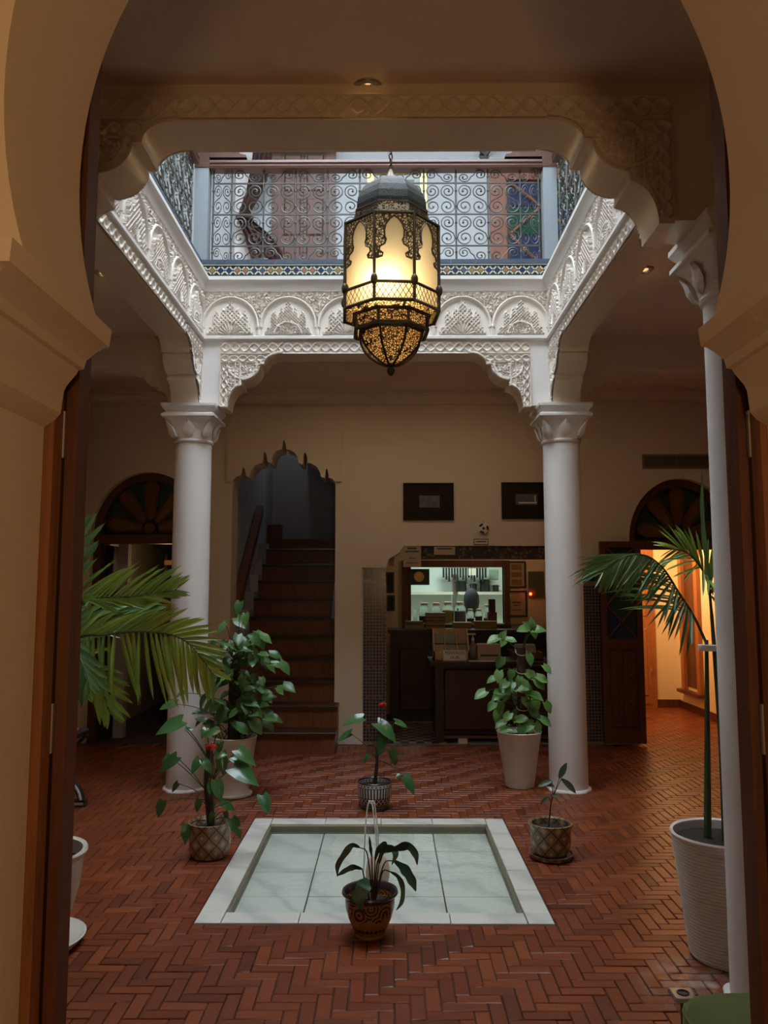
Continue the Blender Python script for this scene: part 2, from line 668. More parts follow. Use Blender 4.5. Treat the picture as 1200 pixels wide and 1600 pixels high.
# raised field round the stair arch
a0, a1 = p2(357, 637), p2(534, 753)
fld = [(a0[0], a1[1]), (SX0, a1[1])] + stair_arch[1:-1] + [(SX1, a1[1]), (a1[0], a1[1]), (a1[0], a0[1]), (a0[0], a0[1])]
MB().prism(fld, 'xz', YB - 0.032, YB + 0.002).build('raised_field', MT['cream'], wall_back, 30)
# cornice under the ceiling
corn = [(0, 3.37), (-0.02, 3.37), (-0.02, 3.395), (-0.035, 3.40), (-0.05, 3.43), (-0.085, 3.45), (-0.09, 3.47), (-0.11, 3.475), (-0.11, ZC), (0, ZC)]
tr = struct('trim_1', MB().prism([(YB + a, z) for a, z in corn], 'yz', XL, XR), MT['cream'])

struct('wall_left', MB().box(-3.33, XL, 1.2, 12.0, 0, 4.0), MT['cream'])
struct('wall_right', MB().box(XR, 4.05, 1.2, 12.0, 0, 4.0), MT['cream'])
sk = simple('skirting_paint', (0.72, 0.66, 0.60), (0.66, 0.60, 0.54), 0.5)
struct('baseboard_left', MB().box(XL, XL + 0.012, 1.43, YB, 0, 0.10), sk)
struct('baseboard_back', MB().box(SX1 + 0.02, -0.26, YB - 0.012, YB, 0, 0.07), sk)

# ------------------------------------------------------------------ near wall with the horseshoe arch
NY0, NY1 = 1.13, 1.425
AC, AZ, AR, ARZ = 0.03, 2.28, 0.622, 0.75
ha = math.degrees(math.asin(0.295 / ARZ))
JX0, JX1 = -0.64, 0.70
ark = arc(AC, AZ, AR, 180 + ha, -ha, 64, ARZ)
poly = [(-3.03, 0), (JX0, 0), (JX0, ark[0][1])] + ark + [(JX1, ark[-1][1]), (JX1, 0), (3.75, 0), (3.75, 4.0), (-3.03, 4.0)]
wall_front = struct('wall_front', MB().prism(poly, 'xz', NY0, NY1), MT['cream'], 30)
imp = [(1.80, 0.0), (1.812, 0.018), (1.826, 0.030), (1.868, 0.034), (1.880, 0.040), (1.900, 0.056), (1.908, 0.060), (1.910, 0.070), (1.926, 0.074), (1.940, 0.090), (1.950, 0.106), (1.952, 0.116), (1.985, 0.120), (1.99, 0.10)]
for sgn, jx in ((1, JX0), (-1, JX1)):
    rings = []
    for z, d in imp:
        xin = jx + sgn * d
        xo = jx - sgn * 0.9
        rings.append([(xo, NY0 - d * 0.8, z), (xin, NY0 - d * 0.8, z), (xin, NY1, z), (xo, NY1, z)])
    MB().loft(rings).build('impost', MT['cream'], wall_front, 25)

# wooden door frame standing in the near opening, on the court side
MT['wood_dark_jamb'] = wood('dark_jamb_wood', (0.13, 0.042, 0.016), (0.07, 0.022, 0.009), 0.55, 4.0)
fr = thing('door_frame', 'dark reddish wooden door posts standing inside the near horseshoe opening', 'door frame', (0, 0, 0))
for sgn, a, b in ((-1, -0.622, -0.600), (1, 0.688, 0.670)):
    x1 = a
    x0 = a + sgn * 0.09
    MB().box(min(x0, x1), max(x0, x1), NY1 + 0.002, NY1 + 0.04, 0, 1.97).build('jamb_post', MT['wood_jamb'], fr)
    x0 = b + sgn * 0.10
    MB().box(min(x0, b), max(x0, b), NY1 + 0.055, NY1 + 0.11, 0, 2.9).build('jamb_post', MT['wood_dark_jamb'], fr)
    MB().box(min(a, x0), max(a, x0), NY1 + 0.04, NY1 + 0.055, 0, 1.97).build('seal_strip', MT['wood_black'], fr)
    for zz in (0.45, 1.2, 1.75):
        MB().lathe([(0.008, 0), (0.008, 0.09)], 10, (a + sgn * 0.004, NY1 + 0.047, zz)).build('hinge', MT['steel'], fr)

# the entrance room behind the camera
struct('wall_entrance_left', MB().box(-2.5, -2.2, -2.9, NY0, 0, 3.9), MT['cream'])
struct('wall_entrance_right', MB().box(2.2, 2.5, -2.9, NY0, 0, 3.9), MT['cream'])
struct('wall_entrance_rear', MB().box(-2.5, 2.5, -2.9, -2.6, 0, 3.9), MT['cream'])
struct('ceiling_entrance', MB().box(-2.5, 2.5, -2.9, NY0, 3.6, 3.9), MT['ceiling'])

# ------------------------------------------------------------------ gallery ceiling (underside of the upper floor)
ce = MB()
for (a, b, c, d) in ((-3.33, 4.05, NY1 - 0.2, CY0 - TH), (-3.33, 4.05, CY1 + TH, YB + 0.3), (-3.33, CX0 - TH, CY0 - TH, CY1 + TH), (CX1 + TH, 4.05, CY0 - TH, CY1 + TH)):
    ce.box(a, b, c, d, ZC, 4.0)
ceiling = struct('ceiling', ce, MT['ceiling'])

# ------------------------------------------------------------------ court walls with lobed brackets
PR = [(0, -0.43), (0.06, -0.43)] + arc(0.17, -0.43, 0.11, 180, 90, 10, 0.17)[1:] + [(0.17, -0.217)] + arc(0.17, -0.09, 0.14, 270, 360, 12, 0.127)[1:] + [(0.345, -0.09)] + arc(0.48, -0.09, 0.135, 180, 90, 12, 0.09)[1:]
ZT = 3.95


def court_poly(s0, s1, pier):
    """outline of a court wall between s0 and s1, with piers of the given width at both ends"""
    L = [(s0, ZT), (s0, 2.93)] + ([(s0 + pier, 2.93)] if pier else [])
    L += [(s0 + pier + a, ZF + z) for a, z in PR]
    L += [(s1 - pier - a, ZF + z) for a, z in reversed(PR)]
    L += ([(s1 - pier, 2.93)] if pier else []) + [(s1, 2.93), (s1, ZT)]
    return L


PIER = 0.37


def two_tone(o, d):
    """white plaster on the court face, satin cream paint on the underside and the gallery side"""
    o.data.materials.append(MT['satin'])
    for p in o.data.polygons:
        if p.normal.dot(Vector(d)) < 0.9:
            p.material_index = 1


wc_back = struct('wall_court_back', MB().prism(court_poly(CX0 - TH, CX1 + TH, PIER), 'xz', CY1, CY1 + TH), MT['white'], 28)
wc_front = struct('wall_court_front', MB().prism(court_poly(CX0 - TH, CX1 + TH, PIER), 'xz', CY0 - TH, CY0), MT['white'], 28)
wc_left = struct('wall_court_left', MB().prism(court_poly(CY0, CY1, 0.0)[0:], 'yz', CX0 - TH, CX0), MT['white'], 28)
wc_right = struct('wall_court_right', MB().prism(court_poly(CY0, CY1, 0.0)[0:], 'yz', CX1, CX1 + TH), MT['white'], 28)

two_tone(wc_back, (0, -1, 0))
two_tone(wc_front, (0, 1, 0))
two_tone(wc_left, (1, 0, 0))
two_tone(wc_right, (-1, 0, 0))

# cross beams from the columns to the side walls
PS = [(a * 0.75, z * 0.62) for a, z in PR]
ZX = 3.22
n_trim = 2
for y0 in (CY1 + 0.02, CY0 - TH + 0.02):
    for (s0, s1, sg) in ((CX0 - TH, XL, -1), (CX1 + TH, XR, 1)):
        pl = [(s0, ZC)] + [(s0 + sg * a, ZX + z) for a, z in PS] + [(s1, ZX), (s1, ZC)]
        struct('trim_%d' % n_trim, MB().prism(pl, 'xz', y0, y0 + 0.17), MT['cream'], 28)
        n_trim += 1

# ------------------------------------------------------------------ carved plaster relief
def grid_mesh(name, xs, zs, H, depth, material, keep=None, smooth=60):
    nx, nz = len(xs), len(zs)
    X, Z = np.meshgrid(xs, zs)
    V = np.stack([X, -0.003 - H * depth, Z], -1).reshape(-1, 3)
    i = np.arange((nz - 1) * (nx - 1))
    r, c = i // (nx - 1), i % (nx - 1)
    a = r * nx + c
    F = np.stack([a, a + 1, a + nx + 1, a + nx], -1)
    if keep is not None:
        k = keep.reshape(-1)
        F = F[k[F].all(axis=1)]
    me = bpy.data.meshes.new(name)
    me.vertices.add(len(V))
    me.vertices.foreach_set('co', V.astype(np.float32).ravel())
    me.loops.add(F.size)
    me.loops.foreach_set('vertex_index', F.astype(np.int32).ravel())
    me.polygons.add(len(F))
    me.polygons.foreach_set('loop_start', np.arange(0, F.size, 4, dtype=np.int32))
    me.polygons.foreach_set('loop_total', np.full(len(F), 4, dtype=np.int32))
    me.update(calc_edges=True)
    me.validate()
    me.materials.append(material)
    finish(me, smooth)
    return me


def sst(a, b, x):
    t = np.clip((x - a) / (b - a), 0, 1)
    return t * t * (3 - 2 * t)


def arabesque(x, z, k=1.0):
    a = np.sin(95 * k * x + 2.4 * np.sin(70 * k * z)) * np.sin(95 * k * z + 2.4 * np.sin(62 * k * x + 1.0))
    b = np.cos(150 * k * (x + z)) * np.cos(150 * k * (x - z))
    return sst(-0.05, 0.25, a + 0.35 * b)


def guilloche(s, v):
    h1 = np.clip(1 - ((v - 0.62 * np.sin(PI * s)) / 0.26) ** 2, 0, 1)
    h2 = np.clip(1 - ((v + 0.62 * np.sin(PI * s)) / 0.26) ** 2, 0, 1)
    over = (np.sin(PI * s + PI / 2) > 0)
    h = np.maximum(h1 * (0.75 + 0.25 * over), h2 * (1.0 - 0.25 * over))
    return np.maximum(h, sst(0.86, 0.95, np.abs(v)))


FW, FH = (CX1 - CX0) / 6.0, 0.355
FS = 0.0042


def frieze(variant):
    xs = np.linspace(0, FW, int(FW / FS))
    zs = np.linspace(0, FH, int(FH / FS))
    X, Z = np.meshgrid(xs, zs)
    u, w = X - FW / 2, Z
    r = np.hypot(u, (w - 0.075) * 0.93)
    R = FW * 0.5
    ring = np.clip(1 - ((r - R + 0.012) / 0.016) ** 2, 0, 1) * (w > 0.06)
    inside = r < R - 0.02
    outside = r > R + 0.004
    H = np.zeros_like(X)
    H = np.where(outside & (w > 0.1), 0.30 + 0.55 * arabesque(X, Z, 1.25), H)
    H = np.where(outside & (w > 0.33), 0.5 + 0.5 * np.cos(X * 2 * PI / (FW / 8)) * 0.5, H)
    au = np.abs(u)

    def tower(c, hw, top):
        d = np.abs(au - c)
        return (d < hw * np.clip((top - w) / 0.055, 0, 1) ** 0.6) & (w < top) & (w > 0.012)
    steps = 0.20 - 0.028 * np.floor(au / 0.028)
    m = (w < steps) & (w > 0.012) & (au < 0.185)
    m = m | tower(0.0, 0.030, 0.285) | tower(0.112, 0.026, 0.20) | tower(0.055, 0.02, 0.225)
    m = m & inside
    if variant == 0:
        ang = np.arctan2(w + 0.002, u)
        rr = np.hypot(u, w)
        fan = 0.5 + 0.5 * np.cos(ang * 22)
        net = np.maximum(np.abs(np.sin((u + w) * PI / 0.034)), np.abs(np.sin((u - w) * PI / 0.034)))
        pat = np.where(rr < 0.10, fan, sst(0.55, 0.95, net))
    else:
        half = np.hypot(u, w - 0.0) < 0.105
        net = np.maximum(np.abs(np.sin((u + w) * PI / 0.026)), np.abs(np.sin((u - w) * PI / 0.026)))
        pat = np.where(half, arabesque(X, Z, 1.6), sst(0.6, 0.97, net))
        pat = np.where(np.abs(np.hypot(u, w) - 0.108) < 0.007, 1.0, pat)
    H = np.where(m, 0.25 + 0.7 * pat, H)
    H = np.maximum(H, ring)
    # small paired colonnette between two arches
    d = np.minimum(X, FW - X)
    H = np.maximum(H, np.where((d < 0.018) & (w < 0.085), 0.8 - 0.3 * (d / 0.018), 0))
    H = np.maximum(H, sst(0.988, 1.0, w / FH))
    return grid_mesh('frieze_panel', xs, zs, H, 0.028, MT['carved'])


fz = [frieze(0), frieze(1)]


def zlow(dx):
    pts = PR
    out = np.full_like(dx, 0.0)
    xs = np.array([p[0] for p in pts])
    zs = np.array([p[1] for p in pts])
    return np.interp(dx, xs + np.arange(len(xs)) * 1e-7, zs)


def spandrel(mirror):
    xs = np.arange(0, 0.4901, 0.0042)
    zs = np.arange(-0.43, 0.0985, 0.0042)
    X, Z = np.meshgrid(xs, zs)
    low = zlow(X)
    keep = Z > low + 0.003
    H = np.zeros_like(X)
    b1 = (Z > 0.002)
    H = np.where(b1, guilloche(X / 0.075, (Z - 0.05) / 0.05), H)
    b2 = (Z <= 0.0) & (Z > -0.075) & (X < 0.36)
    H = np.where(b2, guilloche(X / 0.07, (Z + 0.038) / 0.037), H)
    b3 = (X < 0.062) & (Z <= -0.075)
    H = np.where(b3, guilloche(Z / 0.07, (X - 0.031) / 0.031), H)
    core = (Z <= -0.075) & (X >= 0.062)
    rr = np.hypot(X - 0.17, Z + 0.085)
    H = np.where(core, 0.2 + 0.6 * arabesque(X, Z, 1.5), H)
    H = np.where(core & (np.abs(rr - 0.115) < 0.008), 1.0, H)
    H = np.where(core & (np.abs(X - 0.115) < 0.005), 1.0, H)
    H = np.where(core & (np.abs(X - 0.155) < 0.005), 1.0, H)
    edge = (Z < low + 0.022) & (X > 0.05)
    H = np.where(edge, 1.0, H)
    H = np.where(Z < -0.415, 1.0, H)
    if mirror:
        me = grid_mesh('spandrel_carving', -xs[::-1], zs, H[:, ::-1], 0.016, MT['carved'], keep[:, ::-1])
    else:
        me = grid_mesh('spandrel_carving', xs, zs, H, 0.016, MT['carved'], keep)
    return me


sp_l, sp_r = spandrel(False), spandrel(True)


def band(length):
    xs = np.arange(0, length + 0.002, 0.005)
    zs = np.linspace(0.0, 0.0985, 22)
    X, Z = np.meshgrid(xs, zs)
    return grid_mesh('guilloche_band', xs, zs, guilloche(X / 0.075, (Z - 0.05) / 0.05), 0.014, MT['carved'])


def rowm(rz, loc):
    return Matrix.Translation(loc) @ Matrix.Rotation(rz, 4, 'Z')


ledge_lo = [(0, 3.452), (-0.022, 3.456), (-0.034, 3.462), (-0.034, 3.482), (-0.02, 3.49), (0, 3.493)]
ledge_hi = [(0, 3.846), (-0.022, 3.85), (-0.026, 3.862), (-0.03, 3.87), (-0.038, 3.90), (-0.055, 3.925), (-0.066, 3.93), (-0.066, 3.957), (0, 3.957)]
SIDES = [(wc_back, 0.0, Vector((CX0, CY1, 0)), CX1 - CX0, PIER - TH),
         (wc_left, PI / 2, Vector((CX0, CY0, 0)), CY1 - CY0, 0.0),
         (wc_right, -PI / 2, Vector((CX1, CY1, 0)), CY1 - CY0, 0.0),
         (wc_front, PI, Vector((CX1, CY0, 0)), CX1 - CX0, PIER - TH)]
for (par, rz, org, length, pier) in SIDES:
    R = Matrix.Rotation(rz, 4, 'Z')
    ax = R @ Vector((1, 0, 0))
    sc = length / (6 * FW)
    for k in range(6):
        link('frieze_panel', fz[k % 2 if rz != PI else 0], par, mtx=rowm(rz, org + ax * (k * FW * sc) + Vector((0, 0, 3.493))) @ Matrix.Diagonal((sc, 1, 1, 1)))
    for nm, pr in (('lower_moulding', ledge_lo), ('upper_moulding', ledge_hi)):
        o = MB().prism([(a, z) for a, z in pr], 'yz', 0, length).build(nm, MT['white'], par)
        o.matrix_basis = rowm(rz, org)
    link('spandrel_carving', sp_l, par, mtx=rowm(rz, org + ax * pier + Vector((0, 0, ZF))))
    link('spandrel_carving', sp_r, par, mtx=rowm(rz, org + ax * (length - pier) + Vector((0, 0, ZF))))
    link('guilloche_band', band(length - 2 * pier - 0.98), par, mtx=rowm(rz, org + ax * (pier + 0.49) + Vector((0, 0, ZF))))
# the gallery face of the near court wall is carved too, and painted like its underside
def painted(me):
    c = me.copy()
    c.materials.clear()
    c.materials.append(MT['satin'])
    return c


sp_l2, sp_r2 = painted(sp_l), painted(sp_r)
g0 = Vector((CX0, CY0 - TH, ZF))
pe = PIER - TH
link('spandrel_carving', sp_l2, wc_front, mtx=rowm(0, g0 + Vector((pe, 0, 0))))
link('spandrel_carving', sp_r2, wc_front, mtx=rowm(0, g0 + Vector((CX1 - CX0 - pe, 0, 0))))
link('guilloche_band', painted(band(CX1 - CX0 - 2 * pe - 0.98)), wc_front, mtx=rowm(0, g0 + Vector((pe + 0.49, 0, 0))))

# ------------------------------------------------------------------ upstairs: walls, roof round the opening
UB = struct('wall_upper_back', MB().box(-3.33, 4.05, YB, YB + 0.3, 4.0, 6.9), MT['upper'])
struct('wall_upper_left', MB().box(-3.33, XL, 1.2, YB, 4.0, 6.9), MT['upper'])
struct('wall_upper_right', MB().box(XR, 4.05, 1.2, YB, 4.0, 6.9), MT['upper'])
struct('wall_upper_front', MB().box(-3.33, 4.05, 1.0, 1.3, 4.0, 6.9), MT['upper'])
rf = MB()
for (a, b, c, d) in ((-3.33, 4.05, 1.0, CY0 - 0.1), (-3.33, 4.05, CY1 + 0.1, YB + 0.3), (-3.33, CX0 - 0.1, CY0 - 0.1, CY1 + 0.1), (CX1 + 0.1, 4.05, CY0 - 0.1, CY1 + 0.1)):
    rf.box(a, b, c, d, 6.9, 7.1)
struct('roof', rf, MT['upper'])
# ------------------------------------------------------------------ columns
def sq_ring(h, r, z, n=48, e=2.0):
    """ring between a circle (e = 2) and a square (large e) of half width h"""
    out = []
    for k in range(n):
        a = 2 * PI * (k + 0.5) / n
        c, s = math.cos(a), math.sin(a)
        q = (abs(c) ** e + abs(s) ** e) ** (-1.0 / e)
        out.append((h * q * c, h * q * s, z))
    return out


def make_column(label, x, y):
    t = thing('column', label, 'column', (x, y, 0), 0, 'columns at the corners of the court')
    rr = random.Random(int(x * 100))
    base = []
    for z, rad in ((0.0, 0.168), (0.010, 0.164), (0.016, 0.149)):
        base.append([((rad + 0.006 * math.sin(5 * a + x) + 0.004 * math.sin(11 * a)) * math.cos(a), (rad + 0.006 * math.sin(5 * a + x) + 0.004 * math.sin(11 * a)) * math.sin(a), z) for a in [2 * PI * k / 40 for k in range(40)]])
    MB().loft(base).build('base', MT['white'], t)
    MB().lathe([(0.146, 0.0), (0.145, 0.3), (0.1435, 1.3), (0.142, 2.64)], 48).build('shaft', MT['white'], t)
    MB().lathe([(0.142, 2.635), (0.152, 2.64), (0.156, 2.652), (0.152, 2.664), (0.146, 2.668)], 48).build('neck_ring', MT['white'], t)
    prof = [(2.665, 0.148, 2.2), (2.69, 0.150, 2.6), (2.72, 0.152, 3.2), (2.75, 0.156, 4), (2.78, 0.165, 6), (2.805, 0.178, 9), (2.82, 0.190, 14), (2.828, 0.196, 20)]
    cap = MB().loft([sq_ring(h, 0, z, 48, e) for z, h, e in prof]).build('capital', MT['white'], t)
    for k in range(4):          # pointed leaf on each face, drop on each corner
        a = k * PI / 2
        ca, sa = math.cos(a), math.sin(a)
        leaf = []
        for (w, z, d) in ((0.0, 2.672, 0.150), (0.034, 2.695, 0.160), (0.052, 2.725, 0.168), (0.042, 2.762, 0.176), (0.018, 2.79, 0.186), (0.0, 2.808, 0.190)):
            leaf.append([(ca * d - sa * w, sa * d + ca * w, z), (ca * (d + 0.010), sa * (d + 0.010), z), (ca * d + sa * w, sa * d - ca * w, z), (ca * (d - 0.03), sa * (d - 0.03), z)])
        MB().loft(leaf).build('carved_leaf', MT['white'], cap)
        a += PI / 4
        ca, sa = math.cos(a), math.sin(a)
        drop = []
        for (w, z, d) in ((0.006, 2.668, 0.160), (0.036, 2.684, 0.176), (0.044, 2.712, 0.188), (0.032, 2.755, 0.208), (0.008, 2.80, 0.245)):
            drop.append([(ca * d + w * math.cos(b) * ca * 0.6 - sa * w * math.sin(b), sa * d + w * math.cos(b) * sa * 0.6 + ca * w * math.sin(b), z) for b in [2 * PI * q / 10 for q in range(10)]])
        MB().loft(drop).build('carved_drop', MT['white'], cap)
    rings = [(0.196, 2.826), (0.205, 2.832), (0.205, 2.85), (0.180, 2.866), (0.178, 2.872), (0.200, 2.90), (0.207, 2.91), (0.207, 2.932)]
    MB().loft([[(-h, -h, z), (h, -h, z), (h, h, z), (-h, h, z)] for h, z in rings]).build('abacus', MT['white'], t, 25)
    return t


make_column('white plaster column beside the leafy climber and the staircase', -1.545, 6.10)
make_column('white plaster column beside the tiled niche and the leafy moss-pole plant', 1.365, 6.10)
make_column('nearest white plaster column, in front of the ribbed white palm pot', 1.405, 3.02)
make_column('white plaster column hidden behind the near wooden door post', -1.585, 3.02)
# ------------------------------------------------------------------ marble basin sunk in the floor
basin = thing('fountain_basin', 'shallow square white marble fountain basin sunk in the brick floor', 'fountain', (0, 0, 0))
RIM, DEP = 0.12, 0.055
rm = random.Random(5)


def slab(x0, x1, y0, y1, z1, name, g=0.002, t=0.03):
    z1 += rm.uniform(-0.0008, 0.0008)
    return MB().bbox(x0 + g, x1 - g, y0 + g, y1 - g, z1 - t, z1, 0.002).build(name, MT['marble'], basin, 0)


bx0, bx1, by0, by1 = POOL
for y in ((by0, by0 + RIM), (by1 - RIM, by1)):
    cuts = [bx0, bx0 + RIM + 0.0, bx0 + 0.47, bx0 + 0.83, bx0 + 1.16, bx1 - RIM, bx1]
    for a, b in zip(cuts[:-1], cuts[1:]):
        slab(a, b, y[0], y[1], 0.004, 'rim_slab', t=0.06)
for x in ((bx0, bx0 + RIM), (bx1 - RIM, bx1)):
    cuts = [by0 + RIM + (by1 - by0 - 2 * RIM) * k / 5.0 for k in range(6)]
    for a, b in zip(cuts[:-1], cuts[1:]):
        slab(x[0], x[1], a, b, 0.004, 'rim_slab', t=0.06)
ix0, ix1, iy0, iy1 = bx0 + RIM, bx1 - RIM, by0 + RIM, by1 - RIM
for i in range(4):
    for j in range(4):
        w, d = (ix1 - ix0) / 4, (iy1 - iy0) / 4
        slab(ix0 + i * w, ix0 + (i + 1) * w, iy0 + j * d, iy0 + (j + 1) * d, -DEP, 'marble_tile', 0.003, 0.018)
grime = simple('limescale_stained_stone', (0.20, 0.18, 0.12), (0.12, 0.10, 0.06), 0.5, 12)
lin = MB()
for (a, b, c, d) in ((ix0 - 0.004, ix1 + 0.004, iy1 - 0.012, iy1 + 0.001), (ix0 - 0.004, ix1 + 0.004, iy0 - 0.001, iy0 + 0.012), (ix0 - 0.001, ix0 + 0.012, iy0, iy1), (ix1 - 0.012, ix1 + 0.001, iy0, iy1)):
    lin.box(a, b, c, d, -0.06, -0.012)
lin.build('stained_lining', grime, basin)


def water_mat():
    t = NT('clear_shallow_water')
    tr = t.n('BsdfTransparent')
    tr.inputs[0].default_value = (0.93, 0.97, 0.95, 1)
    gl = t.n('BsdfGlossy')
    gl.inputs['Roughness'].default_value = 0.02
    fr_ = t.n('Fresnel')
    fr_.inputs[0].default_value = 1.33
    vec = t.world_pos()
    nz = t.noise(vec, 9.0, 2)
    bp = t.n('Bump')
    bp.inputs['Strength'].default_value = 0.25
    bp.inputs['Distance'].default_value = 0.012
    t.l(nz, bp.inputs['Height'])
    t.l(bp.outputs[0], gl.inputs['Normal'])
    t.l(bp.outputs[0], fr_.inputs['Normal'])
    mx = t.n('MixShader')
    t.l(fr_.outputs[0], mx.inputs[0])
    t.l(tr.outputs[0], mx.inputs[1])
    t.l(gl.outputs[0], mx.inputs[2])
    t.l(mx.outputs[0], t.out.inputs['Surface'])
    return t.m


MT['water'] = water_mat()
MB().add([(ix0 + 0.012, iy0 + 0.012, -0.028), (ix1 - 0.012, iy0 + 0.012, -0.028), (ix1 - 0.012, iy1 - 0.012, -0.028), (ix0 + 0.012, iy1 - 0.012, -0.028)], [(0, 1, 2, 3)]).build('water', MT['water'], basin, 0, recalc=False)

# stone vase with the jet, standing in the basin
vz = thing('fountain_spout', 'cream egg-shaped stone spout standing in the marble basin with a thin water jet', 'fountain spout', (-0.055, 4.12, -DEP + 0.001))
vm = simple('cream_stone_glaze', (0.52, 0.44, 0.34), (0.42, 0.33, 0.23), 0.35, 9)
MB().lathe([(0.060, 0), (0.062, 0.008), (0.050, 0.014), (0.044, 0.03), (0.052, 0.07), (0.060, 0.11), (0.062, 0.14), (0.055, 0.175), (0.040, 0.198), (0.024, 0.208), (0.016, 0.205), (0.014, 0.19)], 28).build('body', vm, vz)
MB().lathe([(0.013, 0.15), (0.013, 0.196)], 14).build('nozzle', MT['black'], vz)
jet = NT('jet_water')
jet.set((0.85, 0.9, 0.92), 0.08)
jet.b.inputs['Transmission Weight'].default_value = 0.25
jet.b.inputs['IOR'].default_value = 1.2
top = Vector((-0.035, 0.05, 0.46))
MB().tube(catmull([(0, 0, 0.19), (-0.015, 0.02, 0.34), (-0.028, 0.04, 0.44), top], 6), [0.004] * 18 + [0.006], 6).build('water_jet', jet.m, vz)
for sx, lo in ((1, 0.10), (-1, 0.02)):
    MB().tube(catmull([top, top + Vector((0.014 * sx, 0.02, -0.01)), top + Vector((0.030 * sx, 0.04, -0.13)), (top.x + 0.042 * sx, top.y + 0.06, lo)], 6), 0.0042, 6).build('falling_water', jet.m, vz)
rj = random.Random(2)
for k in range(9):
    f = k / 9.0
    MB().sphere((top.x + rj.uniform(-0.012, 0.012), top.y + rj.uniform(-0.01, 0.01), top.z + rj.uniform(-0.008, 0.006)), 0.005, 8, 6).build('water_drop', jet.m, vz)

# ------------------------------------------------------------------ staircase
st = thing('staircase', 'dark wooden staircase climbing through the lobed archway', 'stairs', (0, 0, 0))
RI, TR, Y1 = 0.2005, 0.275, 7.29
SW0, SW1 = -1.56, -0.545
NST = 10
for n in range(NST):
    y = Y1 + n * TR
    z = (n + 1) * RI
    x0, x1 = (-1.52, -0.49) if n < 2 else (SW0, SW1)
    MB().box(x0, x1, y, y + 0.02, z - RI, z - 0.03).build('riser', MT['wood_stair'], st)
    d = TR + 0.02 if n < NST - 1 else 1.0
    MB().bbox(x0 - 0.006 * (n < 2), x1 + 0.006 * (n < 2), y - 0.022, y + d, z - 0.032, z, 0.006).build('tread', MT['wood_tread'], st)
sl = MB()
for n in range(NST):
    y = Y1 + n * TR
    sl.box(-1.52 if n < 2 else SW0, -0.49 if n < 2 else SW1, y + 0.02, y + TR + 0.02, 0.0, (n + 1) * RI - 0.032)
sl.build('understair_fill', MT['wood_tread'], st, 0)
# stepped plaster kerb against the side wall
kb = MB()
for n in range(3, NST):
    y = Y1 + n * TR
    kb.box(-1.63, SW0 + 0.03, y - 0.03, y + TR - 0.03, 0.0, (n + 1) * RI + 0.07)
kb.build('plaster_kerb', MT['dim_wall'], st, 0)


def rail_beam(x0, x1, ya, za, yb, zb, h, name, material, parent):
    return MB().prism([(ya, za - h / 2), (yb, zb - h / 2), (yb, zb + h / 2), (ya, za + h / 2)], 'yz', x0, x1).build(name, material, parent)


rail_beam(-1.61, -1.53, 8.10, 1.33, 9.5, 2.46, 0.13, 'handrail', MT['wood_stair'], st)
rail_beam(-0.60, -0.55, 8.2, 1.15, 10.1, 2.50, 0.10, 'handrail', MT['wood_tread'], st)
ytop = Y1 + NST * TR
MB().box(SW0 - 0.06, SW1, ytop + 0.55, ytop + 0.60, NST * RI, NST * RI + 0.18).build('landing_riser', MT['wood_stair'], st)
MB().box(SW0 - 0.06, SW0 + 0.12, ytop + 0.40, ytop + 0.55, NST * RI, NST * RI + 0.36).build('landing_post', MT['wood_stair'], st)
# stairwell shell
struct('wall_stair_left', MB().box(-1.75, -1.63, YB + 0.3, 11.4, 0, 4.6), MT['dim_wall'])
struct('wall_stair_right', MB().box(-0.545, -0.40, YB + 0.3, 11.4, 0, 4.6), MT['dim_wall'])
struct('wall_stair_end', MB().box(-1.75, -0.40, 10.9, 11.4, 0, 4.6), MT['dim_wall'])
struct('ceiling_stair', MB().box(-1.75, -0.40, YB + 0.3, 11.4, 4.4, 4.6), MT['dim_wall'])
struct('trim_stair_beam', MB().box(-1.15, -0.545, 10.2, 10.9, 3.35, 4.4), MT['wood_black'])

# ------------------------------------------------------------------ left arched door: frame, fanlight, dark room
def glass_mat(name, c, alpha=0.55):
    t = NT(name)
    t.set(c, 0.12)
    return t.m


MT['g_green'] = glass_mat('green_glass', (0.012, 0.05, 0.028))
MT['g_amber'] = glass_mat('amber_glass', (0.13, 0.058, 0.015))
MT['g_blue'] = glass_mat('blue_glass', (0.015, 0.03, 0.11))


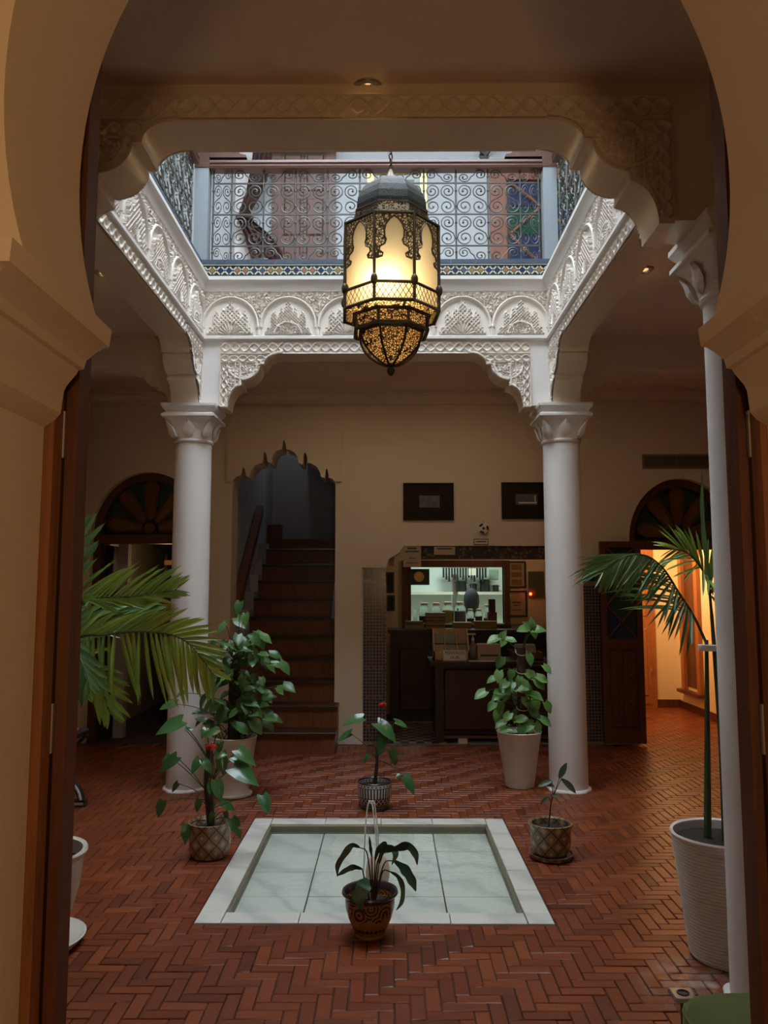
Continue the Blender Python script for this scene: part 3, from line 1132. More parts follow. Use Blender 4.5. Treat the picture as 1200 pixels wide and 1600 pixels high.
def fanlight(name, cx, hw, zs, rz, Y, dim):
    """half-round window of coloured petals over a door"""
    w = MB()
    out = arc(cx, zs, hw, 180, 0, 28, rz)
    inn = arc(cx, zs, hw - 0.075, 0, 180, 28, rz - 0.075)
    w.prism(out + inn, 'xz', Y, Y + 0.10)
    o = struct(name, w, MT['wood'], 30)
    MB().box(cx - hw, cx + hw, Y, Y + 0.10, zs - 0.09, zs).build('transom', MT['wood'], o)
    MB().lathe([(0.055, 0), (0.055, 0.03)], 20).build('boss', MT['wood'], o).matrix_basis = Matrix.Translation((cx, Y + 0.03, zs + 0.07)) @ Matrix.Rotation(PI / 2, 4, 'X')
    MB().prism(arc(cx, zs, hw - 0.01, 180, 0, 28, rz - 0.01), 'xz', Y + 0.085, Y + 0.10).build('back_board', MT['wood_black'], o)  # added dark board, keeps lamplight behind from glowing through the fanlight
    R0, R1 = 0.085, hw - 0.09
    for k in range(5):
        a = math.radians(8 + 41 * k)
        d = Vector((math.cos(a), 0, math.sin(a) * rz / hw))
        s = Vector((-math.sin(a), 0, math.cos(a)))
        c = Vector((cx, Y + 0.045, zs + 0.06))
        L = (R1 if k in (1, 2, 3) else R1 - 0.02)
        pts = [c + d * R0 - s * 0.035, c + d * (L - 0.10) - s * 0.075, c + d * (L - 0.03) - s * 0.05, c + d * L, c + d * (L - 0.03) + s * 0.05, c + d * (L - 0.10) + s * 0.075, c + d * R0 + s * 0.035]
        petal = MB().add(pts + [p + Vector((0, 0.012, 0)) for p in pts], [tuple(range(7)), tuple(range(13, 6, -1))] + [(i, (i + 1) % 7, 7 + (i + 1) % 7, 7 + i) for i in range(7)])
        petal.build('amber_pane', MT['g_amber'], o, 0)
        MB().tube([p - Vector((0, 0.004, 0)) for p in pts], 0.011, 6, True).build('glazing_bar', MT['wood'], o)
    for k in range(4):
        a0, a1 = math.radians(8 + 41 * k + 12), math.radians(8 + 41 * k + 29)
        pts = [Vector((cx, Y + 0.06, zs + 0.06)) + Vector((math.cos(a0 + (a1 - a0) * 0.5) * 0.14, 0, math.sin((a0 + a1) / 2) * 0.14))]
        for f in (0, 0.33, 0.67, 1.0):
            a = a0 - 0.12 + (a1 - a0 + 0.24) * f
            pts.append(Vector((cx + math.cos(a) * (hw - 0.07), Y + 0.06, zs + math.sin(a) * (rz - 0.07))))
        n = len(pts)
        MB().add(pts + [p + Vector((0, 0.01, 0)) for p in pts], [tuple(range(n)), tuple(range(2 * n - 1, n - 1, -1))] + [(i, (i + 1) % n, n + (i + 1) % n, n + i) for i in range(n)]).build('green_pane', MT['g_green'], o, 0)
    return o


fan_l = fanlight('window_1', LDX, LDH, LDZ, LDR, YB + 0.08, 1)
fan_r = fanlight('window_2', RDX, RDH, RDZ, RDR, YB + 0.08, 1)
for cx, hw, zs, nm in ((LDX, LDH, LDZ, 'door_1'), (RDX, RDH, RDZ, 'door_2')):
    d = struct(nm, MB().box(cx - hw, cx - hw + 0.07, YB + 0.08, YB + 0.18, 0, zs - 0.09), MT['wood'])
    MB().box(cx + hw - 0.07, cx + hw, YB + 0.08, YB + 0.18, 0, zs - 0.09).build('jamb', MT['wood'], d)
# half-open leaf of the left door and the dark room behind
dl = bpy.data.objects['door_1']
leaf = MB().box(-2.90, -2.86, YB + 0.20, YB + 0.70, 0.02, 1.95).build('leaf', MT['wood_black'], dl)
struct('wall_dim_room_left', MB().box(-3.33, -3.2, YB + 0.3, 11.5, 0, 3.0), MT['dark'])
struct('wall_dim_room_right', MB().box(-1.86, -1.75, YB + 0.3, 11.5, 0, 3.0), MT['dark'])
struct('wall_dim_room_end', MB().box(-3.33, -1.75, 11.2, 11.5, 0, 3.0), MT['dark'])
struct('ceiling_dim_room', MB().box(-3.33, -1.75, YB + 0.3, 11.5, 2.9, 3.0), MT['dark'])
MB().box(-2.80, -2.70, YB + 0.3, YB + 0.40, 0.0, 2.3).build('pillar', MT['dim_wall'], bpy.data.objects['wall_dim_room_left'])
rk = thing('slatted_rack', 'ochre wooden slatted rack standing in the dark room behind the left arched door', 'rack', (-2.58, 9.0, 0))
MT['slat'] = simple('ochre_slat', (0.42, 0.24, 0.085), (0.34, 0.19, 0.06), 0.6)
for x in (0.0, 0.36):
    MB().box(x, x + 0.03, 0, 0.03, 0, 1.9).build('upright', MT['wood_black'], rk)
for k in range(9):
    z = 0.78 + k * 0.125
    MB().box(0.0, 0.39, -0.012, -0.002, z, z + 0.055).build('slat', MT['slat'], rk)

# ------------------------------------------------------------------ right arched door: leaf folded back on the wall, corridor
DL = at(936, 846, YB - 0.09)
lf = thing('carved_door_leaf', 'dark carved door leaf with green glass folded back against the wall beside the lit corridor', 'door', (DL.x, YB - 0.09, 0.0))
LW, LH = 0.40, DL.z
for x in (0.0, LW - 0.055):
    MB().box(x, x + 0.055, -0.02, 0.02, 0.03, LH).build('stile', MT['wood'], lf)
for z0, z1 in ((0.03, 0.14), (0.93, 1.02), (LH - 0.06, LH)):
    MB().box(0.055, LW - 0.055, -0.02, 0.02, z0, z1).build('rail', MT['wood'], lf)
MB().box(0.05, LW - 0.05, -0.004, 0.006, 0.12, 0.95).build('back_board', MT['wood'], lf)
for x in (0.075, 0.21):
    p = MB().bbox(0, 0.115, 0, 0.72, 0, 0.014, 0.01).build('raised_panel', MT['wood'], lf)
    p.matrix_basis = Matrix.Translation((x, -0.004, 0.18)) @ Matrix.Rotation(PI / 2, 4, 'X')
    for q in range(8):
        MB().sphere((x + 0.0575, -0.018, 0.25 + q * 0.082), 0.02, 10, 6, 1, 0.45, 1.4).build('carved_boss', MT['wood'], lf)
zz = [1.02, 1.345, 1.67, LH - 0.06]
for k in range(3):
    zc = (zz[k] + zz[k + 1]) / 2
    hh = (zz[k + 1] - zz[k]) / 2
    xm, hwid = LW / 2, LW / 2 - 0.055
    for q, (pa, pb) in enumerate((((-1, -1), (1, -1)), ((1, -1), (1, 1)), ((1, 1), (-1, 1)), ((-1, 1), (-1, -1)))):
        tri = [(xm, zc), (xm + pa[0] * hwid, zc + pa[1] * hh), (xm + pb[0] * hwid, zc + pb[1] * hh)]
        MB().prism(tri, 'xz', 0.0, 0.006).build('glass_pane', MT['g_green'] if (q + k) % 3 else MT['g_blue'], lf, 0)
    for sg in (-1, 1):
        MB().tube([(xm - hwid, -0.004, zc - sg * hh), (xm + hwid, -0.004, zc + sg * hh)], 0.011, 6).build('glazing_bar', MT['wood'], lf)

cor = simple('corridor_cream_paint', (0.80, 0.66, 0.46), (0.76, 0.62, 0.43), 0.7)
FARY = 10.2
cl = struct('wall_corridor_far', MB().box(2.2, XR, FARY, FARY + 0.2, 0, 3.2), cor)
MB().box(3.43, XR, FARY - 0.02, FARY, 0, 0.10).build('skirting', MT['wood'], cl)
struct('wall_corridor_right', MB().box(XR - 0.012, XR + 0.02, YB + 0.3, FARY, 0, 3.2), cor)
struct('baseboard_corridor', MB().box(XR - 0.025, XR - 0.012, YB + 0.3, FARY, 0, 0.09), MT['wood'])
struct('wall_corridor_left', MB().box(2.2, 2.32, YB + 0.3, FARY, 0, 3.2), cor)
struct('ceiling_corridor', MB().box(2.2, XR, YB + 0.3, FARY + 0.2, 3.0, 3.2), cor)
dd = struct('door_3', MB().box(2.62, 3.43, FARY - 0.035, FARY - 0.001, 0.0, 2.12), MT['wood_orange'])
MB().box(2.70, 3.36, FARY - 0.045, FARY - 0.034, 0.05, 2.04).build('leaf', MT['wood_orange'], dd)
for x in (2.78, 3.08):
    for z in (0.15, 1.15):
        p = MB().bbox(0, 0.24, 0, 0.85, 0, 0.012, 0.012).build('raised_panel', MT['wood_orange'], dd)
        p.matrix_basis = Matrix.Translation((x, FARY - 0.044, z)) @ Matrix.Rotation(PI / 2, 4, 'X')
MB().lathe([(0.012, 0), (0.012, 0.06)], 10).build('hinge', MT['steel'], dd).location = (3.365, FARY - 0.045, 1.35)
MB().lathe([(0.012, 0), (0.012, 0.06)], 10).build('hinge', MT['steel'], dd).location = (3.365, FARY - 0.045, 0.45)
wn = struct('window_3', MB().box(XR - 0.06, XR - 0.012, 9.42, 9.52, 0.26, 2.25), MT['wood_orange'])
MB().box(XR - 0.06, XR - 0.012, 9.92, 10.02, 0.26, 2.25).build('frame_stile', MT['wood_orange'], wn)
MB().box(XR - 0.06, XR - 0.012, 9.52, 9.92, 2.15, 2.25).build('frame_head', MT['wood_orange'], wn)
MB().box(XR - 0.02, XR - 0.012, 9.52, 9.92, 0.30, 2.15).build('shutter_panel', MT['wood'], wn)
MB().box(XR - 0.11, XR - 0.012, 9.38, 10.06, 0.22, 0.26).build('sill', MT['wood'], wn)
# ------------------------------------------------------------------ tiled pilasters of the reception niche
def check_mat(name, cell, c1, c2):
    t = NT(name)
    vec = t.coords('Object')
    ck = t.n('TexChecker')
    ck.inputs['Scale'].default_value = 1.0 / cell
    t.l(vec, ck.inputs['Vector'])
    ck.inputs['Color1'].default_value = (*c1, 1)
    ck.inputs['Color2'].default_value = (*c2, 1)
    t.set(ck.outputs[0], 0.3)
    return t.m


MT['z_dark'] = simple('dark_blue_glaze', (0.012, 0.016, 0.035), (0.02, 0.03, 0.06), 0.2, 20)
MT['z_pale'] = simple('ivory_glaze', (0.30, 0.22, 0.125), (0.21, 0.15, 0.09), 0.25, 25)
MT['z_grout'] = simple('grout', (0.16, 0.13, 0.10), (0.12, 0.10, 0.08), 0.9)
ZP = 0.033


def pilaster(label, x0, x1, z1, reveal):
    t = thing('tiled_pilaster', label, 'tiled pilaster', (x0, YB, 0))
    w = x1 - x0
    MB().box(0, w, -0.022, 0.0, 0, z1).build('backing', MT['z_pale'], t)
    n = max(2, int(round(w / ZP)))
    p = w / n
    rows = int((z1 - 0.14) / p)
    dk, bl2 = MB(), MB()
    for r in range(rows):
        for c in range(n):
            x, z = c * p, 0.03 + r * p
            m = p * 0.13
            (bl2 if r % 9 == 4 and c % 2 else dk).box(x + m, x + p - m, -0.026, -0.02, z + m, z + p - m)
    tag(dk.build('dark_zellige', MT['z_dark'], t, 0), kind='stuff')
    tag(bl2.build('brown_zellige', MT['wood'], t, 0), kind='stuff')
    # crest: a row of little merlons
    for c in range(4):
        xc = w * (c + 0.5) / 4
        MB().prism([(xc - w / 9, z1 - 0.10), (xc + w / 9, z1 - 0.10), (xc + w / 9, z1 - 0.06), (xc + w / 20, z1 - 0.04), (xc + w / 12, z1 - 0.022), (xc, z1 - 0.008), (xc - w / 12, z1 - 0.022), (xc - w / 20, z1 - 0.04), (xc - w / 9, z1 - 0.06)], 'xz', -0.027, -0.02).build('crest_tile', MT['z_dark'], t, 0)
    MB().box(-0.012, w + 0.012, -0.03, 0, z1, z1 + 0.015).build('cap_strip', MT['z_dark'], t)
    if reveal:
        rx = 0.0 if reveal < 0 else w
        dk, pl = MB(), MB()
        for r in range(rows):
            for c in range(4):
                y, z = c * 0.065, 0.03 + r * p
                b = dk if (r + c) % 2 else pl
                b.box(rx - 0.004, rx + 0.008, y + 0.002, y + 0.063, z + 0.0016, z + p - 0.0016)
        tag(dk.build('dark_zellige_reveal', MT['z_dark'], t, 0), kind='stuff')
        tag(pl.build('ivory_zellige_reveal', MT['z_pale'], t, 0), kind='stuff')
    return t


pilaster('narrow mosaic-tiled pilaster between the staircase and the reception niche', -0.25, NX0, 1.70, 1)
pilaster('mosaic-tiled pilaster between the far white column and the folded door leaf', NX1, 2.10, 1.68, 0)

# ------------------------------------------------------------------ reception niche shell
NB_Y = 9.6
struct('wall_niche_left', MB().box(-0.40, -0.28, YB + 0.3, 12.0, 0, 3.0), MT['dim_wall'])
struct('wall_niche_right', MB().box(2.08, 2.2, YB + 0.3, 12.0, 0, 3.0), MT['cream'])
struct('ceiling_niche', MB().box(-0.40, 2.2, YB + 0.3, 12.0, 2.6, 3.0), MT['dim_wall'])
KW = (at(642, 886, NB_Y), at(788, 974, NB_Y))
kx0, kx1, kz1, kz0 = KW[0].x, KW[1].x, KW[0].z, KW[1].z
nw = MB()
for (a, b, c, d) in ((-0.40, kx0, 0, 3.0), (kx1, 2.2, 0, 3.0), (kx0, kx1, 0, kz0), (kx0, kx1, kz1, 3.0)):
    nw.box(a, b, NB_Y, NB_Y + 0.12, c, d)
wnb = struct('wall_niche_back', nw, MT['cream'])
wf = struct('window_4', MB().box(kx0 - 0.11, kx0, NB_Y - 0.03, NB_Y + 0.12, kz0 - 0.03, kz1 + 0.08), MT['wood'])
MB().box(kx1, kx1 + 0.07, NB_Y - 0.03, NB_Y + 0.12, kz0 - 0.03, kz1 + 0.08).build('frame_stile', MT['wood'], wf)
MB().box(kx0, kx1, NB_Y - 0.03, NB_Y + 0.12, kz1, kz1 + 0.08).build('frame_head', MT['wood'], wf)
MB().box(kx0 - 0.11, kx1 + 0.07, NB_Y - 0.10, NB_Y + 0.30, kz0 - 0.05, kz0 - 0.01).build('frame_sill', MT['wood_black'], wf)
struct('wall_kitchen_back', MB().box(-0.40, 2.2, 11.7, 12.0, 0, 3.0), MT['kitchen'])
struct('floor_kitchen', MB().box(-0.28, 2.08, NB_Y, 11.7, -0.006, 0.004), MT['kitchen'])
t = NT('niche_floor_tile')
vec = t.coords('Object')
ck = t.n('TexChecker')
ck.inputs['Scale'].default_value = 1 / 0.11
t.l(vec, ck.inputs['Vector'])
ck.inputs['Color1'].default_value = (0.25, 0.17, 0.10, 1)
ck.inputs['Color2'].default_value = (0.05, 0.035, 0.025, 1)
t.set(ck.outputs[0], 0.35)
nf = struct('floor_niche', MB().box(NX0, NX1, YB, NB_Y, -0.006, 0.004), MT['z_grout'])
nt = [MT['z_dark'], simple('brown_floor_tile', (0.22, 0.14, 0.08), (0.16, 0.10, 0.06), 0.35)]
tp = 0.075
tmesh = [MB().bbox(-tp / 2 + 0.002, tp / 2 - 0.002, -tp / 2 + 0.002, tp / 2 - 0.002, 0, 0.008, 0.001).mesh('floor_tile', m, 0) for m in nt]
for i in range(9):
    for j in range(15):
        link('floor_tile', tmesh[(i + j) % 2], nf, (NX0 + 0.04 + i * tp, YB + 0.06 + j * tp, 0.003))
# carved lintel band across the top of the opening
t = NT('carved_gilt_lintel')
vec = t.coords('Object')
vo = t.n('TexVoronoi')
vo.inputs['Scale'].default_value = 26
t.l(vec, vo.inputs['Vector'])
t.set(t.ramp(vo.outputs['Distance'], [(0.2, (0.16, 0.10, 0.035)), (0.5, (0.03, 0.017, 0.009))]), 0.6)
t.bump(vo.outputs['Distance'], 0.8, 0.01)
lz = niche_top[-1][1]
struct('trim_niche_lintel', MB().box(niche_top[-1][0], NX1, YB + 0.02, YB + 0.29, lz - 0.125, lz + 0.005), t.m)


def flat_sheet(name, label, cat, px, Y, material, frame=None, fw=0.012, marks=(), thick=0.012, group=None):
    """framed sheet hung on a wall: px is its box in the photograph, on the plane y = Y"""
    a, b = at(px[0], px[1], Y), at(px[2], px[3], Y)
    w, h = b.x - a.x, a.z - b.z
    t = thing(name, label, cat, (a.x, Y, b.z), 0, group)
    if frame:
        for (x0, x1, z0, z1) in ((0, fw, 0, h), (w - fw, w, 0, h), (fw, w - fw, 0, fw), (fw, w - fw, h - fw, h)):
            MB().box(x0, x1, -thick, 0.0, z0, z1).build('frame_bar', frame, t, 0)
    MB().box(fw * 0.5 if frame else 0, w - (fw * 0.5 if frame else 0), -thick * 0.5, 0.0, fw * 0.5 if frame else 0, h - (fw * 0.5 if frame else 0)).build('sheet', material, t, 0)
    for (u0, u1, v0, v1, m, nm) in marks:
        MB().box(u0 * w, u1 * w, -thick * 0.5 - 0.002, -thick * 0.5 + 0.001, v0 * h, v1 * h).build(nm, m, t, 0)
    return t


MT['notice'] = simple('notice_paper', (0.42, 0.34, 0.22), (0.38, 0.30, 0.19), 0.8)
MT['grey_ink'] = simple('grey_print', (0.10, 0.085, 0.06), None, 0.8)
MT['ochre_ink'] = simple('ochre_print', (0.26, 0.15, 0.04), (0.20, 0.11, 0.03), 0.8)
tl = [(0.25, 0.75, 0.84, 0.93, MT['grey_ink'], 'heading'), (0.12, 0.88, 0.70, 0.77, MT['grey_ink'], 'text_line'), (0.3, 0.7, 0.40, 0.44, MT['grey_ink'], 'text_line'), (0.15, 0.85, 0.17, 0.21, MT['grey_ink'], 'text_line')]
flat_sheet('notice', 'printed notice hung at the top corner of the reception niche', 'notice', (630, 853, 658, 886), YB + 0.012, MT['notice'], None, 0.01, tl)
flat_sheet('notice', 'small blank card stuck on the carved lintel over the niche', 'notice', (678, 854, 711, 867), YB + 0.014, MT['notice'], None, 0.01, [(0.15, 0.85, 0.65, 0.82, MT['grey_ink'], 'text_line')])
flat_sheet('notice', 'small paper tag beside the top of the tiled pilaster', 'notice', (608, 866, 616, 885), YB + 0.12, MT['notice'], None, 0.01)
flat_sheet('framed_certificate', 'dark-framed sheet with three ochre prints on the niche wall', 'frame', (792, 877, 822, 919), NB_Y - 0.002, MT['notice'], MT['wood_black'], 0.02,
           [(0.22, 0.78, 0.68, 0.88, MT['ochre_ink'], 'print'), (0.22, 0.78, 0.40, 0.60, MT['ochre_ink'], 'print'), (0.22, 0.78, 0.12, 0.32, MT['ochre_ink'], 'print')])
flat_sheet('framed_certificate', 'dark-framed pale certificate below the three-print frame', 'frame', (790, 923, 824, 964), NB_Y - 0.002, MT['notice'], MT['wood_black'], 0.02,
           [(0.08, 0.24, 0.72, 0.92, MT['paper'], 'seal'), (0.3, 0.7, 0.52, 0.58, MT['grey_ink'], 'text_line'), (0.35, 0.65, 0.42, 0.46, MT['grey_ink'], 'text_line'), (0.3, 0.7, 0.25, 0.28, MT['grey_ink'], 'text_line')])
flat_sheet('paper_shelf_card', 'pale card lying along the shelf under the certificate', 'card', (789, 966, 825, 975), NB_Y - 0.02, MT['notice'])
flat_sheet('wall_box', 'olive grey metal cabinet with a red pilot light on the niche wall', 'cabinet', (825, 893, 850, 932), NB_Y - 0.004, simple('olive_paint', (0.10, 0.10, 0.06), None, 0.6), None, 0.01, (), 0.06)
bl = at(829, 928, NB_Y - 0.045)
em = NT('red_pilot_light')
em.set((0.5, 0.01, 0.0), 0.3)
em.b.inputs['Emission Color'].default_value = (1, 0.03, 0.01, 1)
em.b.inputs['Emission Strength'].default_value = 6.0
wb = [o for o in bpy.data.objects if o.name == 'wall_box'][0]
MB().sphere((bl.x - wb.location.x, bl.y - wb.location.y, bl.z - wb.location.z), 0.016, 12, 8).build('pilot_light', em.m, wb)
ps = flat_sheet('poster', 'black poster with a golden disc hung in the kitchen hatch', 'poster', (638, 889, 671, 914), NB_Y - 0.04, MT['black'], None, 0.01)
MB().lathe([(0.062, 0), (0.062, 0.004), (0.045, 0.006), (0.03, 0.004), (0.012, 0.007)], 24).build('golden_disc', MT['gold'], ps).matrix_basis = Matrix.Translation((0.13, -0.006, 0.10)) @ Matrix.Rotation(PI / 2, 4, 'X')
# shelves with dark frames along the niche's side wall
for k, (px, lb) in enumerate((((603, 894, 616, 927), 'dark narrow frame high on the niche side wall behind the pilaster'), ((604, 930, 617, 955), 'dark narrow frame low on the niche side wall behind the pilaster'))):
    flat_sheet('wall_frame', lb, 'frame', px, YB + 0.33, MT['dark'], MT['wood_black'], 0.015)
rc = thing('red_bag', 'dark red cloth bag hanging just inside the tiled pilaster', 'bag', (-0.19, YB + 0.42, 0.62))
bag = []
for z, w in ((0.0, 0.07), (0.06, 0.085), (0.3, 0.08), (0.42, 0.06), (0.46, 0.03)):
    bag.append([(w * math.cos(a), 0.05 * math.sin(a) * (w / 0.085), z) for a in [2 * PI * k / 16 for k in range(16)]])
MB().loft(bag).build('body', MT['red_cloth'], rc)
MB().tube(arc_pts := [(0.05 * math.cos(a), 0, 0.45 + 0.14 * math.sin(a)) for a in [PI * k / 10 for k in range(11)]], 0.006, 6).build('strap', MT['red_cloth'], rc)

# ------------------------------------------------------------------ reception desk and bar
dx0 = at(681, 1100, YB - 0.02).x
dsk = thing('reception_desk', 'dark panelled reception desk closing the niche', 'desk', (dx0, YB + 0.02, 0))
DW = NX1 - dx0 - 0.02
MB().box(0.0, DW, 0.05, 0.55, 0.09, 0.75).build('body', MT['wood_black'], dsk)
MB().box(-0.05, DW, -0.01, 0.60, 0.75, 0.79).build('top', MT['wood_black'], dsk)
for x in (0.0, DW * 0.52, DW - 0.09):
    MB().box(x, x + 0.08, 0.01, 0.05, 0.0, 0.75).build('post', MT['wood_black'], dsk)
MT['wood_panel'] = wood('desk_panel_wood', (0.045, 0.014, 0.007), (0.026, 0.008, 0.005), 0.4)
for x0, x1 in ((0.085, DW * 0.52 - 0.005), (DW * 0.52 + 0.085, DW - 0.095)):
    p = MB().bbox(0, x1 - x0, 0, 0.60, 0, 0.02, 0.015).build('front_panel', MT['wood_panel'], dsk)
    p.matrix_basis = Matrix.Translation((x0, 0.05, 0.12)) @ Matrix.Rotation(PI / 2, 4, 'X')
MB().box(0.0, DW, 0.015, 0.04, 0.05, 0.075).build('foot_rail', MT['wood'], dsk)
for x in (0.22, 0.62):
    MB().box(x, x + 0.09, 0.0, 0.05, 0.0, 0.05).build('foot_block', MT['wood_pale'], dsk)
bar = thing('back_bar', 'black wooden back bar under the kitchen hatch', 'bar', (0.02, NB_Y - 0.52, 0))
MB().box(0.0, 1.95, 0.03, 0.42, 0.0, kz0 - 0.09).build('body', MT['wood_black'], bar)
MB().box(-0.03, 1.98, 0.0, 0.42, kz0 - 0.09, kz0 - 0.052).build('top', MT['wood_black'], bar)
for k in range(3):
    p = MB().bbox(0, 0.5, 0, 0.7, 0, 0.018, 0.015).build('front_panel', MT['wood_panel'], bar)
    p.matrix_basis = Matrix.Translation((0.1 + k * 0.62, 0.03, 0.12)) @ Matrix.Rotation(PI / 2, 4, 'X')

# postcard rack with its price sign
ra = at(677, 1030, YB + 0.22)
rack = thing('postcard_rack', 'small pale wooden rack of postcards with a price sign on the desk', 'postcard rack', (ra.x, YB + 0.16, 0.795))
rw = at(733, 1030, YB + 0.22).x - ra.x
MB().box(0, rw, 0, 0.20, 0, 0.015).build('base', MT['wood_pale'], rack)
MB().box(0, rw, 0, 0.012, 0.012, 0.09).build('front_board', MT['wood_pale'], rack)
for x in (0.0, rw - 0.014):
    MB().prism([(0.0, 0.0), (0.26, 0.0), (0.26, 0.30), (0.20, 0.30), (0.0, 0.09)], 'yz', x, x + 0.014).build('side_board', MT['wood_pale'], rack)
MB().box(0, rw, 0.246, 0.26, 0, 0.30).build('back_board', MT['wood_pale'], rack)
for k in (1, 2):
    MB().prism([(0.012, 0.0), (0.2, 0.0), (0.2, 0.26), (0.012, 0.07)], 'yz', rw * k / 3 - 0.004, rw * k / 3 + 0.004).build('divider', MT['wood_pale'], rack)
pcm = [simple('postcard_%s' % n, c, d, 0.5, 22) for n, c, d in (('sand', (0.42, 0.32, 0.20), (0.16, 0.13, 0.09)), ('green', (0.10, 0.17, 0.07), (0.24, 0.26, 0.18)), ('grey', (0.30, 0.29, 0.27), (0.10, 0.10, 0.11)), ('brown', (0.24, 0.12, 0.06), (0.42, 0.33, 0.24)))]
rp = random.Random(9)
for c in range(3):
    for r in range(2):
        q = MB().box(-rw / 7, rw / 7, -0.002, 0.002, 0, 0.105).build('postcard', rp.choice(pcm), rack, 0)
        q.matrix_basis = Matrix.Translation((rw * (c + 0.5) / 3, 0.06 + r * 0.10, 0.05 + r * 0.105)) @ Matrix.Rotation(-0.45, 4, 'X')


def text_mesh(name, body, size, material, parent, mtx, align='CENTER'):
    cu = bpy.data.curves.new(name, 'FONT')
    cu.body = body
    cu.size = size
    cu.align_x = align
    cu.extrude = 0.0008
    o = bpy.data.objects.new(name + '_curve', cu)
    COL.objects.link(o)
    bpy.context.view_layer.update()
    me = bpy.data.meshes.new_from_object(o.evaluated_get(bpy.context.evaluated_depsgraph_get()))
    bpy.data.objects.remove(o)
    bpy.data.curves.remove(cu)
    me.materials.clear()
    me.materials.append(material)
    return link(name, me, parent, mtx=mtx)


FRONT = Matrix.Rotation(PI / 2, 4, 'X')
sg = MB().box(-0.115, 0.115, -0.004, 0.0, -0.005, 0.10).build('price_sign', MT['paper'], rack, 0)
sg.location = (rw * 0.58, -0.006, 0.0)
text_mesh('sign_text', 'POSTALES', 0.043, MT['ink'], sg, Matrix.Translation((0, -0.005, 0.058)) @ FRONT)
text_mesh('sign_text', '10 dh', 0.040, MT['ink'], sg, Matrix.Translation((0, -0.005, 0.014)) @ FRONT)

# other things on the desk
def desk_pt(px, py, dy=0.25):
    q = at(px, py, YB + dy)
    return Vector((q.x, YB + dy, 0.791))


c = desk_pt(763, 1030, 0.2)
pr = thing('card_machine', 'small beige printer box on the reception desk', 'printer', c)
bm_ = simple('beige_plastic', (0.38, 0.27, 0.18), (0.34, 0.24, 0.16), 0.5)
MB().bbox(-0.115, 0.115, -0.08, 0.08, 0.0, 0.165, 0.012).build('body', bm_, pr)
MB().box(-0.09, 0.09, -0.083, -0.078, 0.045, 0.062).build('paper_slot', MT['black'], pr)
MB().box(-0.085, 0.085, -0.13, -0.08, 0.0, 0.012).build('tray', bm_, pr)
c = desk_pt(739, 1025, 0.5)
dp = thing('soap_dispenser', 'clear pump bottle between the postcard rack and the printer', 'bottle', c)
MB().lathe([(0.035, 0), (0.038, 0.01), (0.038, 0.12), (0.02, 0.15), (0.014, 0.17)], 18).build('body', simple('cloudy_plastic', (0.30, 0.26, 0.22), None, 0.3), dp)
MB().lathe([(0.013, 0.168), (0.016, 0.18), (0.016, 0.20), (0.006, 0.205), (0.006, 0.235)], 12).build('pump', MT['paper'], dp)
MB().box(-0.05, 0.03, -0.012, 0.012, 0.235, 0.25).build('nozzle', MT['paper'], dp)
c = desk_pt(750, 1033, 0.06)
MBp = MB().box(c.x - 0.11, c.x + 0.14, c.y - 0.03, c.y + 0.003, 0.791, 0.799)
tag(MBp.build('paper_sheets', MT['paper'], None, 0), 'few loose white sheets lying on the edge of the desk', 'paper')
c = desk_pt(822, 1015, 0.32)
ty = thing('paper_tray', 'brown wooden tray of papers and leaflets behind the moss-pole plant', 'tray', c)
MB().box(-0.15, 0.15, -0.12, 0.12, 0.0, 0.012).build('bottom', MT['wood'], ty)
for (a, b, c_, d) in ((-0.15, 0.15, -0.12, -0.108), (-0.15, 0.15, 0.108, 0.12), (-0.15, -0.138, -0.108, 0.108), (0.138, 0.15, -0.108, 0.108)):
    MB().box(a, b, c_, d, 0.0, 0.075).build('side_board', MT['wood'], ty)
for k in range(4):
    q = MB().box(-0.10, 0.10, -0.002, 0.002, 0, 0.15).build('leaflet', rp.choice(pcm + [MT['paper']]), ty, 0)
    q.matrix_basis = Matrix.Translation((0.0, -0.04 + 0.035 * k, 0.012)) @ Matrix.Rotation(-0.5, 4, 'X')
# things along the back bar
def bar_pt(px, dy=-0.30):
    q = at(px, 970, NB_Y + dy)
    return Vector((q.x, NB_Y + dy, kz0 - 0.050))


bk = [MT['wood_black'], MT['dark'], simple('maroon_cover', (0.10, 0.03, 0.02), None, 0.6), simple('cream_cover', (0.42, 0.33, 0.22), None, 0.6), simple('grey_cover', (0.13, 0.12, 0.10), None, 0.6)]


def book(c, w, d, h, rz, cov, label, group):
    t = thing('book', label, 'book', c, rz, group)
    MB().box(-w / 2, w / 2, -d / 2, d / 2, 0, 0.004).build('cover', cov, t, 0)
    MB().box(-w / 2, w / 2, -d / 2, d / 2, h - 0.004, h).build('cover', cov, t, 0)
    MB().box(-w / 2 + 0.006, w / 2 - 0.006, -d / 2 + 0.006, d / 2 - 0.006, 0.004, h - 0.004).build('pages', MT['notice'], t, 0)
    MB().box(-w / 2, w / 2, d / 2 - 0.005, d / 2, 0.0, h).build('spine', cov, t, 0)


